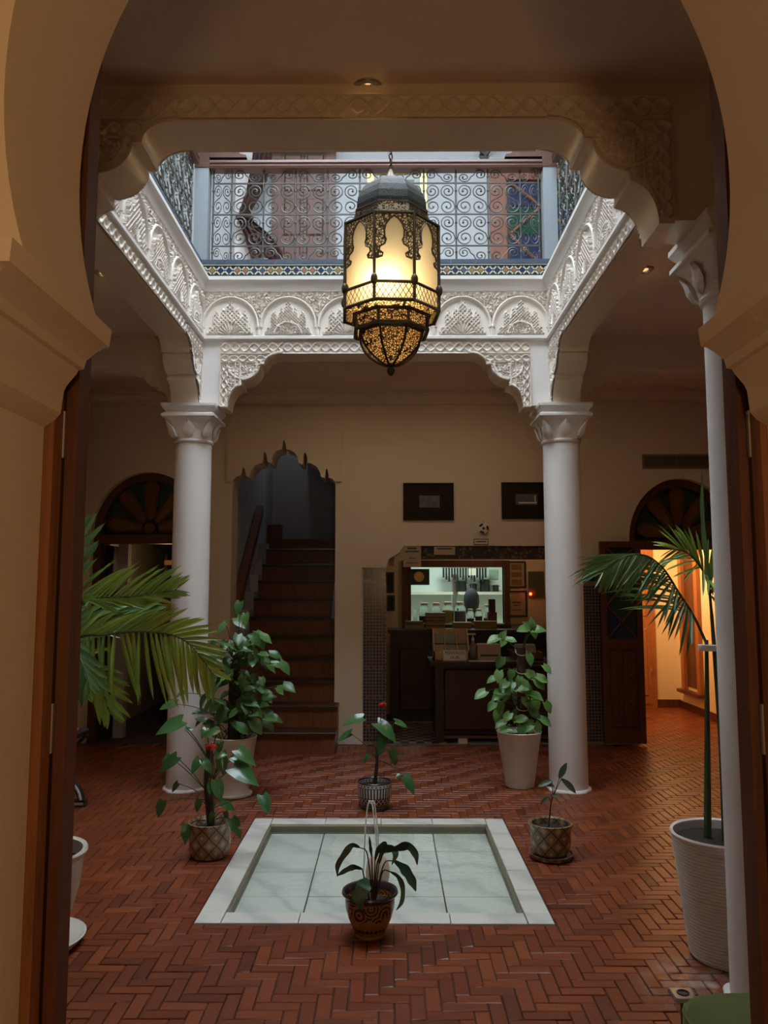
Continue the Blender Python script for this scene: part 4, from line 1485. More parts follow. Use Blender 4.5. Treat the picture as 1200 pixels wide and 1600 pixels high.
c = bar_pt(680)
zz = 0
for k, (h, m, lb) in enumerate(((0.045, bk[0], 'lowest dark book of the stack on the back bar'), (0.05, bk[4], 'grey book second from the bottom of the back-bar stack'), (0.04, bk[1], 'brown book third from the bottom of the back-bar stack'), (0.05, bk[0], 'topmost dark book of the stack on the back bar'))):
    book(c + Vector((0, 0, zz)), 0.235, 0.18, h, 0.05 * (k % 3 - 1), m, lb, 'books stacked on the back bar')
    zz += h + 0.001
c = bar_pt(647)
book(c, 0.24, 0.18, 0.06, 0.02, bk[2], 'thick maroon book at the window end of the back bar', 'books stacked on the back bar')
book(c + Vector((0, 0, 0.061)), 0.21, 0.16, 0.03, -0.06, bk[2], 'thin maroon book on the thick maroon one', 'books stacked on the back bar')
c = bar_pt(722)
zz = 0
for k, (h, lb) in enumerate(((0.03, 'lowest cream booklet in the pile beside the jars'), (0.025, 'middle cream booklet in the pile beside the jars'), (0.02, 'uppermost cream booklet in the pile beside the jars'))):
    book(c + Vector((0, 0, zz)), 0.22, 0.15, h, 0.04 * (k - 1), bk[3], lb, 'booklets piled on the back bar')
    zz += h + 0.001
c = bar_pt(758)
yb = thing('yellow_box', 'mustard yellow box on the back bar below the tall jars', 'box', c)
ym = simple('mustard_card', (0.28, 0.19, 0.03), (0.22, 0.15, 0.02), 0.6)
MB().box(-0.13, 0.13, -0.06, 0.06, 0, 0.075).build('body', ym, yb)
MB().box(-0.133, 0.133, -0.063, 0.063, 0.075, 0.09).build('lid', ym, yb)

# ------------------------------------------------------------------ kitchen behind the hatch: jars, shelf, pots
jg = NT('jar_glass')
jg.set((0.80, 0.86, 0.84), 0.06)
jg.b.inputs['Transmission Weight'].default_value = 0.95
jg.b.inputs['IOR'].default_value = 1.3
fills = {'brown': simple('brown_spice', (0.16, 0.06, 0.02), (0.10, 0.04, 0.015), 0.8, 40), 'yellow': simple('yellow_lemons', (0.50, 0.42, 0.05), (0.35, 0.34, 0.05), 0.5, 20), 'blue': simple('blue_grey_grains', (0.10, 0.13, 0.20), (0.18, 0.20, 0.26), 0.8, 30), 'dark': simple('dark_tea', (0.03, 0.03, 0.02), (0.06, 0.06, 0.04), 0.9, 40), 'red': simple('red_brown_sauce', (0.20, 0.035, 0.012), (0.14, 0.02, 0.01), 0.5)}
SHZ = kz0 - 0.008


def jar(px, r, h, fill, frac, label, dy=0.20, lid=True):
    q = at(px, 960, NB_Y + dy)
    t = thing('glass_jar', label, 'jar', (q.x, NB_Y + dy, SHZ), 0, 'jars on the kitchen hatch')
    MB().lathe([(r * 0.9, 0.0), (r, 0.01), (r, h * 0.72), (r * 0.86, h * 0.82), (r * 0.66, h * 0.88), (r * 0.66, h)], 22).build('glass_body', jg.m, t)
    MB().lathe([(r * 0.88, 0.006), (r * 0.97, 0.014), (r * 0.97, h * 0.72 * frac), (r * 0.7, h * 0.75 * frac)], 18).build('filling', fills[fill], t)
    if lid:
        MB().lathe([(r * 0.70, h * 0.93), (r * 0.70, h * 1.04), (r * 0.5, h * 1.07), (0.0, h * 1.075)], 18).build('lid', MT['paper'], t)


jar(663, 0.068, 0.24, 'dark', 0.5, 'large jar of dark leaves on the kitchen hatch')
jar(681.5, 0.064, 0.24, 'red', 0.75, 'large jar of red-brown preserve on the kitchen hatch')
jar(700, 0.074, 0.25, 'yellow', 0.85, 'large jar of yellow lemons on the kitchen hatch')
jar(719, 0.072, 0.25, 'blue', 0.8, 'large jar of blue-grey grains on the kitchen hatch')
jar(735, 0.046, 0.17, 'dark', 0.5, 'small jar of dark seeds on the kitchen hatch', 0.10)
jar(748, 0.046, 0.17, 'brown', 0.7, 'small jar of brown spice on the kitchen hatch', 0.10)
jar(762, 0.055, 0.22, 'brown', 0.4, 'pale jar behind the dark caddy on the kitchen hatch')
jar(649, 0.030, 0.18, 'yellow', 0.2, 'slim bottle at the poster end of the kitchen hatch', 0.2, False)
q = at(769, 965, NB_Y + 0.08)
tb = thing('bottle_caddy', 'tall dark wooden caddy among the jars on the hatch', 'caddy', (q.x, NB_Y + 0.10, SHZ))
MB().box(-0.055, 0.055, -0.05, 0.05, 0, 0.14).build('body', MT['wood'], tb)
MB().box(-0.04, 0.04, -0.035, 0.035, 0.14, 0.30).build('dark_box', MT['wood_black'], tb)
sh = thing('wall_shelf', 'long white shelf on the bright kitchen wall', 'shelf', (0, 11.45, 0))
s0, s1 = at(600, 929, 11.5), at(812, 925, 11.5)
MB().box(s0.x, at(707, 925, 11.5).x, -0.05, 0.25, s0.z, s0.z + 0.04).build('board', MT['paper'], sh)
MB().box(at(715, 925, 11.5).x, s1.x, -0.05, 0.25, s0.z, s0.z + 0.04).build('board', MT['paper'], sh)
for px in (711,):
    q = at(px, 940, 11.6)
    MB().box(q.x - 0.03, q.x + 0.03, 0.20, 0.25, 1.0, s0.z + 0.3).build('bracket', MT['steel'], sh)
pm = simple('dark_iron_pan', (0.02, 0.024, 0.022), (0.035, 0.04, 0.036), 0.4, 10, 0.4)


def cook_pot(px, r, h, label):
    q = at(px, 925, 11.55)
    t = thing('cooking_pot', label, 'pot', (q.x, 11.57, s0.z + 0.041), 0, 'pots on the kitchen shelf')
    MB().lathe([(r * 0.92, 0), (r, 0.01), (r, h), (r * 0.97, h), (r * 0.95, 0.012), (0.0, 0.01)], 22).build('body', pm, t)
    for s in (-1, 1):
        MB().tube([(s * r, -0.03, h * 0.8), (s * (r + 0.014), -0.025, h * 0.82), (s * (r + 0.014), 0.025, h * 0.82), (s * r, 0.03, h * 0.8)], 0.005, 6).build('handle', pm, t)


cook_pot(721, 0.075, 0.16, 'dark cooking pot at the left end of the kitchen shelf')
cook_pot(740, 0.05, 0.12, 'small dark pan between the two big pots on the shelf')
cook_pot(758, 0.075, 0.18, 'tall dark cooking pot near the right end of the shelf')
cook_pot(775, 0.045, 0.10, 'smallest pan at the end of the kitchen shelf')
q = at(691, 900, 11.3)
rkk = thing('utensil_rack', 'dark steel utensil rack hanging over the kitchen shelf', 'rack', (q.x, 11.45, q.z))
x9 = at(764, 900, 11.3).x - q.x
MB().box(0, x9, 0, 0.03, 0.12, 0.15).build('bar', MT['steel'], rkk)
for k in range(16):
    x = 0.03 + k * (x9 - 0.06) / 15
    MB().box(x - 0.014, x + 0.014, 0.0, 0.012, -0.02 - 0.03 * (k % 3), 0.12).build('utensil', pm, rkk)
q = at(737, 950, 10.6)
ap = thing('hanging_apron', 'dark grey apron bundle hanging in the kitchen', 'apron', (q.x, 10.6, 1.12))
ringz = []
for z, w in ((0.0, 0.05), (0.08, 0.075), (0.2, 0.10), (0.3, 0.095), (0.37, 0.06), (0.40, 0.01)):
    ringz.append([(w * math.cos(a) * (1 + 0.12 * math.sin(5 * a)), w * 0.7 * math.sin(a), z) for a in [2 * PI * k / 20 for k in range(20)]])
MB().loft(ringz).build('body', simple('dark_grey_cloth', (0.035, 0.035, 0.045), None, 0.8), ap)
MB().tube([(0, 0, 0.39), (0, 0, 1.48)], 0.004, 6).build('hanging_cord', MT['steel'], ap)
flat_sheet('wall_paper_note', 'small green-white note pinned to the kitchen wall by the rack', 'note', (764, 890, 778, 905), 11.69, simple('note_green', (0.35, 0.50, 0.38), None, 0.8))
flat_sheet('wall_paper_note', 'white square sheet stuck in front of the utensil rack', 'note', (732, 888, 744, 899), 11.40, MT['paper'])

# ------------------------------------------------------------------ things on the back wall of the court
def photo(label, px, inner):
    t = NT('dark_print')
    MTd = simple('dark_bronze_print', (0.026, 0.018, 0.007), (0.018, 0.013, 0.005), 0.75, 8, spec=0.2)
    t0 = flat_sheet('framed_picture', label, 'picture', px, YB - 0.001, MTd, MTd, 0.012, (), 0.025)
    a, b = at(px[0], px[1], YB), at(px[2], px[3], YB)
    w, h = b.x - a.x, a.z - b.z
    m = simple('small_photo_print', (0.20, 0.19, 0.16), (0.01, 0.01, 0.01), 0.4, 14)
    (u0, u1, v0, v1) = inner
    MB().box(u0 * w, u1 * w, -0.016, -0.011, v0 * h, v1 * h).build('small_print', m, t0, 0)
    return t0, w, h


photo('dark square picture on the wall between the lobed arch and the far column', (630, 755, 709, 813), (0.32, 0.72, 0.34, 0.66))
t0, w, h = photo('dark square picture partly behind the far white column', (783, 754, 862, 811), (0.28, 0.72, 0.38, 0.68))
MB().box(0.34 * w, 0.70 * w, -0.018, -0.012, 0.42 * h, 0.46 * h).build('white_line', MT['paper'], t0, 0)
MB().box(0.66 * w, 0.68 * w, -0.018, -0.012, 0.42 * h, 0.64 * h).build('white_line', MT['paper'], t0, 0)
q = at(755, 826, YB)
rd = thing('wall_bell', 'small round white bell with black segments above the niche', 'bell', (q.x, YB, q.z))
ROT = Matrix.Rotation(PI / 2, 4, 'X')
MB().lathe([(0.056, 0), (0.058, 0.012), (0.05, 0.025), (0.02, 0.032), (0, 0.033)], 28).build('disc', MT['paper'], rd).matrix_basis = ROT
for k in range(3):
    a0 = PI / 2 + k * 2 * PI / 3 - 0.1
    pts = [(0.052 * math.cos(a0 + 0.75 + 1.1 * f), 0.052 * math.sin(a0 + 0.75 + 1.1 * f)) for f in (-0.45, -0.2, 0, 0.2, 0.45)] + [(0.03 * math.cos(a0 + 0.75 + 1.1 * f), 0.03 * math.sin(a0 + 0.75 + 1.1 * f)) for f in (0.45, 0.2, 0, -0.2, -0.45)]
    MB().prism(pts, 'xz', -0.031, -0.02).build('black_segment', MT['black'], rd, 0)
MB().lathe([(0.014, 0.03), (0.014, 0.036)], 14).build('centre_dot', MT['black'], rd).matrix_basis = ROT
MB().prism([(-0.012, 0.055), (0.012, 0.055), (0.0, 0.078)], 'xz', -0.012, 0).build('hook', MT['steel'], rd, 0)
flat_sheet('wall_plaque', 'tiny printed plaque under the round bell', 'plaque', (740, 842, 763, 851), YB - 0.001, MT['paper'], MT['grey_ink'], 0.006, [(0.15, 0.85, 0.4, 0.62, MT['grey_ink'], 'text_line')])
a, b = at(1003, 710, YB), at(1112, 732, YB)
gr = thing('air_grille', 'long slatted air-conditioning grille over the right arched door', 'air vent', (a.x, YB, b.z))
gw, gh = b.x - a.x, a.z - b.z
MB().box(0, gw, -0.002, -0.0005, 0, gh).build('dark_backing', MT['black'], gr, 0)
gm = simple('grille_paint', (0.26, 0.20, 0.14), (0.22, 0.17, 0.12), 0.5)
for (x0, x1, z0, z1) in ((0, gw, 0, 0.018), (0, gw, gh - 0.018, gh), (0, 0.018, 0.018, gh - 0.018), (gw - 0.018, gw, 0.018, gh - 0.018), (gw / 2 - 0.006, gw / 2 + 0.006, 0.018, gh - 0.018)):
    MB().box(x0, x1, -0.014, -0.001, z0, z1).build('frame_bar', gm, gr, 0)
for k in range(6):
    z = 0.018 + (k + 0.5) * (gh - 0.036) / 6
    MB().box(0.018, gw - 0.018, -0.011, -0.002, z - 0.0022, z + 0.0022).build('slat', gm, gr, 0)
vb = MB()
for k in range(60):
    x = 0.018 + (k + 0.5) * (gw - 0.036) / 60
    vb.box(x - 0.0016, x + 0.0016, -0.007, -0.002, 0.018, gh - 0.018)
tag(vb.build('fine_fins', gm, gr, 0), kind='stuff')
# ------------------------------------------------------------------ kerb with zellige strip round the upper court
MT['t_blue'] = simple('blue_grey_glaze', (0.055, 0.085, 0.13), (0.10, 0.12, 0.15), 0.25, 14)
MT['t_navy'] = simple('navy_glaze', (0.018, 0.025, 0.085), (0.04, 0.05, 0.13), 0.2, 18)
MT['t_ochre'] = simple('ochre_glaze', (0.34, 0.20, 0.07), (0.28, 0.16, 0.06), 0.25, 14)
MT['t_terra'] = simple('terracotta_glaze', (0.33, 0.15, 0.09), (0.27, 0.13, 0.08), 0.25, 14)
MT['t_white'] = simple('white_zellige', (0.56, 0.54, 0.46), (0.48, 0.46, 0.39), 0.3, 14)
MT['t_green'] = simple('green_black_glaze', (0.012, 0.035, 0.024), (0.02, 0.05, 0.035), 0.25, 20)

UP = 0.066
KY = 0.03         # how far the kerb stands back from the court face


def tilted(cx, cz, hx, hz, a, y0, y1):
    ca, sa = math.cos(a), math.sin(a)
    return [(cx + x * ca - z * sa, cz + x * sa + z * ca) for x, z in ((-hx, -hz), (hx, -hz), (hx, hz), (-hx, hz))]


dmesh = {k: MB().prism(tilted(0, 0, 0.0155, 0.0155, PI / 4, 0, 0), 'xz', -0.006, 0.0).mesh('star_tile', MT[k], 0) for k in ('t_navy', 't_ochre', 't_terra', 't_blue')}
order = ['t_ochre', 't_ochre', 't_navy', 't_navy', 't_terra', 't_terra', 't_navy', 't_blue']
KERBS = [('wall_kerb_back', 0.0, Vector((CX0 - KY, CY1 + KY, 0)), CX1 - CX0 + 2 * KY),
         ('wall_kerb_left', PI / 2, Vector((CX0 - KY, CY0 - KY, 0)), CY1 - CY0 + 2 * KY),
         ('wall_kerb_right', -PI / 2, Vector((CX1 + KY, CY1 + KY, 0)), CY1 - CY0 + 2 * KY)]
rk2 = random.Random(4)
for (nm, rz, org, length) in KERBS:
    k = struct(nm, MB().box(0, length, 0.0, 0.14, 3.94, 4.12), MT['upper'])
    k.matrix_basis = rowm(rz, org)
    MB().box(0, length, -0.004, 0.0, 3.990, 4.088).build('zellige_ground', MT['t_green'], k, 0)
    n = int(length / 0.098)
    w = length / n
    for i in range(n):
        MB().box(i * w + 0.0015, (i + 1) * w - 0.0015, -0.008 - rk2.uniform(0, 0.002), 0.0, 3.958, 3.986).build('navy_tile', MT['t_navy'] if rk2.random() < 0.7 else MT['t_blue'], k, 0)
    n = int(length / 0.19)
    w = length / n
    for i in range(n):
        MB().box(i * w + 0.0015, (i + 1) * w - 0.0015, -0.012 - rk2.uniform(0, 0.002), 0.15, 4.094, 4.13).build('coping_tile', MT['t_blue'], k, 0)
    wh = MB()
    wh.box(0, length, -0.009, 0, 3.988, 3.996).box(0, length, -0.009, 0, 4.084, 4.092)
    n = int(length / UP)
    p = length / n
    zc = 4.040
    for i in range(n):
        x = (i + 0.5) * p
        link('star_tile', dmesh[order[i % 8]], k, (x, -0.004, zc))
        for sx in (-1, 1):
            for sz in (-1, 1):
                wh.prism(tilted(x + sx * 0.0185, zc + sz * 0.0185, 0.0165, 0.0055, -sx * sz * PI / 4, 0, 0), 'xz', -0.009, -0.003)
    tag(wh.build('white_zellige', MT['t_white'], k, 0), kind='stuff')

# ------------------------------------------------------------------ wrought-iron balustrades
def spiral(c, r0, r1, a0, a1, n):
    return [(c[0] + (r0 + (r1 - r0) * (i / n) ** 0.8) * math.cos(math.radians(a0 + (a1 - a0) * i / n)), c[1] + (r0 + (r1 - r0) * (i / n) ** 0.8) * math.sin(math.radians(a0 + (a1 - a0) * i / n))) for i in range(n + 1)]


def scroll(mirror):
    """one S-scroll of a balustrade cell, in cell units"""
    a = spiral((-0.25, 0.25), 0.035, 0.215, 560, 0, 26)
    b = list(reversed(spiral((-0.235, -0.25), 0.035, 0.235, 690, 180, 26)))
    mid = [(-0.055, 0.14), (-0.14, 0.055), (-0.28, -0.015), (-0.42, -0.105)]
    pts = a + mid + b
    return [((-x if mirror else x), z) for x, z in pts]


def half_scroll(mirror):
    a = spiral((-0.26, 0.06), 0.04, 0.19, 560, 0, 22)
    b = list(reversed(spiral((0.24, -0.05), 0.04, 0.19, 740, 180, 22)))
    pts = a + b
    return [((-x if mirror else x), z) for x, z in pts]


CW, CH = 0.262, 0.266
RB = 0.0052
sc_mesh = []
for mir in (False, True):
    mb = MB()
    mb.tube([(x * CW * 0.985, 0, z * CH * 0.97) for x, z in scroll(mir)], RB, 5)
    x0, z0 = scroll(mir)[0]
    mb.sphere((x0 * CW, 0, z0 * CH), 0.010, 8, 5)
    x0, z0 = scroll(mir)[-1]
    mb.sphere((x0 * CW, 0, z0 * CH), 0.010, 8, 5)
    sc_mesh.append(mb.mesh('scroll', MT['iron'], 50))
hs_mesh = []
for mir in (False, True):
    mb = MB()
    pts = half_scroll(mir)
    mb.tube([(x * CW, 0, z * CW) for x, z in pts], RB, 5)
    for q in (0, -1):
        mb.sphere((pts[q][0] * CW, 0, pts[q][1] * CW), 0.009, 8, 5)
    hs_mesh.append(mb.mesh('half_scroll', MT['iron'], 50))
collar = MB().sphere((0, 0, 0), 0.011, 8, 5, 1, 1, 1.5).mesh('collar', MT['iron'], 50)

Z0, ZR = 4.13, [4.273, 4.540, 4.806]
ZTOP = 4.915


def balustrade(label, rz, org, length, narrow, ncell):
    t = thing('balustrade', label, 'railing', org, rz, 'balustrades round the upper court')
    xs = [0.0] + ([narrow] if narrow else [])
    base = xs[-1]
    cw = (length - 2 * narrow) / ncell
    xs += [base + cw * (k + 1) for k in range(ncell)]
    if narrow:
        xs.append(length)
    for x in xs:
        MB().tube([(x, 0, Z0), (x, 0, ZTOP)], 0.0075, 6).build('upright', MT['iron'], t)
        for z in (4.22, 4.34, 4.47, 4.61, 4.74, 4.86):
            link('collar', collar, t, (x, 0, z))
    for z in ZR:
        MB().box(0, length, -0.006, 0.006, z - 0.005, z + 0.005).build('cross_bar', MT['iron'], t)
    for i in range(len(xs) - 1):
        w = xs[i + 1] - xs[i]
        xc = (xs[i] + xs[i + 1]) / 2
        s = w / CW
        for r in range(2):
            zc = (ZR[r] + ZR[r + 1]) / 2
            for q in range(2):
                o = link('scroll', sc_mesh[q], t, (xc, 0, zc))
                o.scale = (s, 1, 1)
        for q, zc in ((i % 2, (Z0 + ZR[0]) / 2), ((i + 1) % 2, (ZR[2] + ZTOP) / 2 + 0.004)):
            o = link('half_scroll', hs_mesh[q], t, (xc, 0, zc))
            o.scale = (s, 1, 0.92 if zc < 4.5 else 0.8)
    hr = [(-0.045, 0.0), (0.045, 0.0), (0.05, 0.02), (0.042, 0.034), (0.050, 0.048), (0.045, 0.07), (0.02, 0.085), (-0.02, 0.085), (-0.045, 0.07), (-0.05, 0.048), (-0.042, 0.034), (-0.05, 0.02)]
    MB().prism([(y, ZTOP + z) for y, z in hr], 'yz', -0.03, length + 0.03).build('handrail', MT['wood_rail'], t, 40)
    return t


bx, by = CX0 + 0.05, CX1 - 0.05
b_back = balustrade('scrolled iron balustrade across the far side of the upper court', 0.0, (bx, CY1 + 0.09, 0), by - bx, 0.15, 9)
balustrade('scrolled iron balustrade along the left side of the upper court', PI / 2, (CX0 - 0.09, CY0 + 0.05, 0), CY1 - CY0 - 0.1, 0.0, 11)
balustrade('scrolled iron balustrade along the right side of the upper court', -PI / 2, (CX1 + 0.09, CY1 - 0.05, 0), CY1 - CY0 - 0.1, 0.0, 11)
for i, (x, sg) in enumerate(((CX0 - 0.035, 1), (CX1 + 0.035, -1))):
    t = thing('corner_post', ('grey painted corner post with carved wooden bracket where the far and left balustrades meet', 'grey painted corner post with carved wooden bracket where the far and right balustrades meet')[i], 'post', (x, CY1 + 0.09, 0), 0, 'corner posts of the balustrades')
    MB().box(-0.055, 0.055, -0.055, 0.055, 4.131, 4.915).build('post', MT['post'], t)
    MB().box(-0.06, 0.06, -0.06, 0.06, 4.915, 5.17).build('head_block', MT['wood_rail'], t)
    br = [(0.06, 5.17), (0.06, 5.005), (0.36, 5.005), (0.355, 5.025), (0.31, 5.035), (0.285, 5.06), (0.25, 5.062), (0.235, 5.085), (0.20, 5.09), (0.185, 5.12), (0.15, 5.125), (0.13, 5.17)]
    MB().prism([(sg * a, z) for a, z in br], 'xz', -0.05, 0.05).build('bracket', MT['wood_rail'], t)

# ------------------------------------------------------------------ upstairs wall across the court
def box_px(px0, py0, px1, py1, Y):
    a, b = at(px0, py0, Y), at(px1, py1, Y)
    return a.x, b.x, b.z, a.z


x0, x1, _, _ = box_px(427, 230, 525, 300, YB)
du = struct('door_4', MB().box(x0, x0 + 0.10, YB - 0.05, YB, 4.0, 6.2), MT['wood'])
MB().box(x1 - 0.10, x1, YB - 0.05, YB, 4.0, 6.2).build('jamb', MT['wood'], du)
MB().box(x0 + 0.1, x1 - 0.1, YB - 0.05, YB, 6.1, 6.2).build('head', MT['wood'], du)
MT['wood_up'] = wood('reddish_carved_wood', (0.12, 0.05, 0.028), (0.075, 0.03, 0.018), 0.5)
xm = (x0 + x1) / 2
for a, b in ((x0 + 0.1, xm - 0.004), (xm + 0.004, x1 - 0.1)):
    l = MB().box(a, b, YB - 0.035, YB - 0.001, 4.01, 6.1).build('leaf', MT['wood_up'], du)
    for z in (4.1, 4.62, 5.14, 5.62):
        p = MB().bbox(0, b - a - 0.05, 0, 0.40, 0, 0.016, 0.014).build('carved_panel', MT['wood_up'], l)
        p.matrix_basis = Matrix.Translation((a + 0.025, YB - 0.034, z)) @ Matrix.Rotation(PI / 2, 4, 'X')
MB().box(x0 - 0.02, x1 + 0.02, YB - 0.10, YB - 0.001, 4.70, 4.78).build('lock_rail', MT['wood'], du)
MB().box(x0 - 0.02, x1 + 0.02, YB - 0.10, YB - 0.001, 4.84, 4.90).build('lock_rail', MT['wood'], du)

MT['wood_up2'] = wood('upstairs_orange_wood', (0.22, 0.075, 0.035), (0.15, 0.05, 0.024), 0.5)
x0, x1, _, z1 = box_px(764, 262, 856, 300, YB)
dr = struct('door_5', MB().box(x0, x0 + 0.17, YB - 0.06, YB, 4.0, z1), MT['wood_up2'])
MB().box(x0 + 0.17, x1 + 0.3, YB - 0.06, YB, z1 - 0.16, z1).build('head', MT['wood_up2'], dr)
MB().box(x0 + 0.17, x1 + 0.3, YB - 0.02, YB, 4.0, z1 - 0.16).build('glass_bed', MT['wood_black'], dr)
gx0, gx1 = x0 + 0.20, x1 + 0.25
MT['u_green'] = simple('bottle_green_glass', (0.012, 0.055, 0.035), (0.02, 0.08, 0.05), 0.15)
MT['u_blue'] = simple('deep_blue_glass', (0.02, 0.028, 0.075), (0.03, 0.04, 0.10), 0.15)
rows = [4.1, 4.45, 4.80, 5.15, 5.45, z1 - 0.18]
for r in range(len(rows) - 1):
    for c in range(2):
        a = gx0 + (gx1 - gx0) * c / 2
        b = gx0 + (gx1 - gx0) * (c + 1) / 2
        MB().box(a + 0.01, b - 0.01, YB - 0.03, YB - 0.02, rows[r] + 0.01, rows[r + 1] - 0.01).build('glass_pane', MT['u_green'] if (r + c) % 2 else MT['u_blue'], dr, 0)
        dz = rows[r + 1] - rows[r]
        pts = ((a, rows[r]), (b, rows[r + 1])) if (r + c) % 2 else ((a, rows[r + 1]), (b, rows[r]))
        MB().tube([(pts[0][0], YB - 0.04, pts[0][1]), (pts[1][0], YB - 0.04, pts[1][1])], 0.018, 6).build('glazing_bar', MT['wood_up2'], dr)
# gilt picture behind the lantern
x0, x1, z0, z1 = box_px(574, 265, 667, 345, YB)
gp = thing('gilt_picture', 'large gilt-framed grey picture on the upstairs wall behind the lantern', 'picture', (x0, YB, z0))
w, h = x1 - x0, z1 - z0
for (a, b, c, d) in ((0, 0.07, 0, h), (w - 0.07, w, 0, h), (0.07, w - 0.07, 0, 0.07), (0.07, w - 0.07, h - 0.07, h)):
    MB().box(a, b, -0.05, 0, c, d).build('frame_bar', MT['gold'], gp)
MB().box(0.06, w - 0.06, -0.03, -0.001, 0.06, h - 0.06).build('mount', simple('pale_mount', (0.45, 0.48, 0.46), None, 0.7), gp)
MB().box(0.13, w - 0.13, -0.034, -0.028, 0.13, h - 0.13).build('print', simple('grey_green_print', (0.16, 0.19, 0.19), (0.10, 0.12, 0.13), 0.5), gp)
# tied-back curtain and the pale pier beside the carved door
x0, x1, z0, z1 = box_px(371, 232, 396, 400, YB - 0.05)
struct('trim_upper_pier', MB().box(x0, x1 - 0.02, YB - 0.10, YB, 4.0, 6.9), simple('lilac_grey_plaster', (0.62, 0.58, 0.58), (0.56, 0.52, 0.52), 0.7))
cu = thing('tied_curtain', 'dark brown curtain tied back beside the carved upstairs door', 'curtain', (0, YB - 0.2, 0))
ccm = simple('brown_curtain', (0.085, 0.035, 0.028), (0.05, 0.02, 0.017), 0.85, 6)
rows = []
for (xa, xb, py) in ((396, 426, 232), (392, 424, 262), (384, 410, 300), (374, 392, 330), (372, 393, 343), (380, 420, 365), (386, 436, 385), (392, 446, 402)):
    A, B = at(xa, py, YB - 0.2), at(xb, py, YB - 0.2)
    ring = []
    for k in range(25):
        f = k / 24.0
        ring.append((A.x + (B.x - A.x) * f, 0.022 * math.sin(f * 5 * 2 * PI), A.z))
    rows.append(ring + [(p[0], p[1] + 0.008, p[2]) for p in reversed(ring)])
MB().loft(rows).build('cloth', ccm, cu, 60)
tA = at(382, 340, YB - 0.2)
MB().tube([(tA.x + 0.075 * math.cos(a), 0.045 * math.sin(a), tA.z) for a in [2 * PI * k / 16 for k in range(16)]], 0.02, 6, True).build('tie_band', MT['wood_rail'], cu)
MB().box(-1.42, -0.5, -0.06, -0.03, 6.1, 6.14).build('curtain_rod', MT['black'], cu)
# little black wall light upstairs
q = at(756, 241, YB)
wl = thing('wall_sconce', 'thin black forked sconce on the upstairs wall above the handrail', 'wall light', (q.x, YB, q.z))
MB().tube([(0.0, -0.02, -0.02), (-0.13, -0.12, 0.03)], 0.008, 6).build('arm', MT['black'], wl)
MB().tube([(0.03, -0.02, -0.03), (0.14, -0.12, 0.10)], 0.008, 6).build('arm', MT['black'], wl)
MB().lathe([(0.05, 0), (0.05, 0.02)], 14).build('rose', MT['black'], wl).matrix_basis = Matrix.Translation((0, 0, -0.02)) @ Matrix.Rotation(PI / 2, 4, 'X')

# ------------------------------------------------------------------ recessed ceiling spots
tl_em = NT('spot_bulb')
tl_em.set((0.6, 0.4, 0.2), 0.4)
tl_em.b.inputs['Emission Color'].default_value = (1.0, 0.55, 0.22, 1)
tl_em.b.inputs['Emission Strength'].default_value = 0.25


FARSPOT = (0.35, 1.9, 1.9, 0.6)


def spot_fix(px, py, label, energy):
    # where the pixel's ray meets the ceiling
    a = at(px, py, 1.0)
    k = (ZC - CAM_Z) / (a.z - CAM_Z)
    p = (a.x * k, k, ZC)
    t = thing('ceiling_spot', label, 'spotlight', p, 0, 'recessed spots in the gallery ceiling')
    MB().lathe([(0.036, -0.001), (0.040, -0.008), (0.056, -0.008), (0.062, -0.001), (0.062, 0.004), (0.034, 0.004)], 28).build('ring', MT['steel'], t)
    MB().sphere((0, 0, 0.006), 0.032, 14, 8, 1, 1, 0.5).build('bulb', tl_em.m, t)
    lamp('gallery_spot_light', (p[0], p[1], ZC - 0.04), energy, (1.0, 0.66, 0.34), 0.05, 'SPOT', (0, 0, 0), (math.radians(140), 0.9))


for k, x in enumerate((-1.75, -0.35, 0.75, 2.3)):
    q = Vector((x, 6.50, ZC))
    t = thing('ceiling_spot', ('recessed spotlight over the left end of the far gallery', 'recessed spotlight over the lobed stair arch', 'recessed spotlight over the reception niche', 'recessed spotlight over the right end of the far gallery')[k], 'spotlight', q, 0, 'recessed spots in the far gallery')
    MB().lathe([(0.036, -0.001), (0.040, -0.008), (0.056, -0.008), (0.062, -0.001), (0.062, 0.004), (0.034, 0.004)], 28).build('ring', MT['steel'], t)
    MB().sphere((0, 0, 0.006), 0.032, 14, 8, 1, 1, 0.5).build('bulb', tl_em.m, t)
    lamp('far_gallery_spot_light', q + Vector((0, 0, -0.04)), FARSPOT[k], (1.0, 0.72, 0.44), 0.05, 'SPOT', (math.radians(20), 0, 0), (math.radians(150), 0.9))
spot_fix(575, 137, 'recessed round spotlight in the ceiling above the near beam', 6.0)
spot_fix(163, 427, 'recessed round spotlight in the left gallery ceiling', 2.2)
spot_fix(1006, 421, 'recessed round spotlight in the right gallery ceiling', 3.0)
# ------------------------------------------------------------------ the big hanging lantern
def perforated(name, c1, c2, scale, thr, metal=0.7, ring=True):
    """sheet metal cut through with a fine arabesque: the holes are real holes in the shading"""
    t = NT(name)
    vec = t.coords('Object')
    vo = t.n('TexVoronoi', feature='DISTANCE_TO_EDGE')
    vo.inputs['Scale'].default_value = scale
    t.l(vec, vo.inputs['Vector'])
    hole = t.math('GREATER_THAN', vo.outputs['Distance'], thr)
    t.set(t.mix(t.noise(vec, 20, 3), c1, c2), 0.42, metal)
    tr = t.n('BsdfTransparent')
    mx = t.n('MixShader')
    t.l(hole, mx.inputs[0])
    t.l(t.b.outputs[0], mx.inputs[1])
    t.l(tr.outputs[0], mx.inputs[2])
    t.l(mx.outputs[0], t.out.inputs['Surface'])
    return t.m


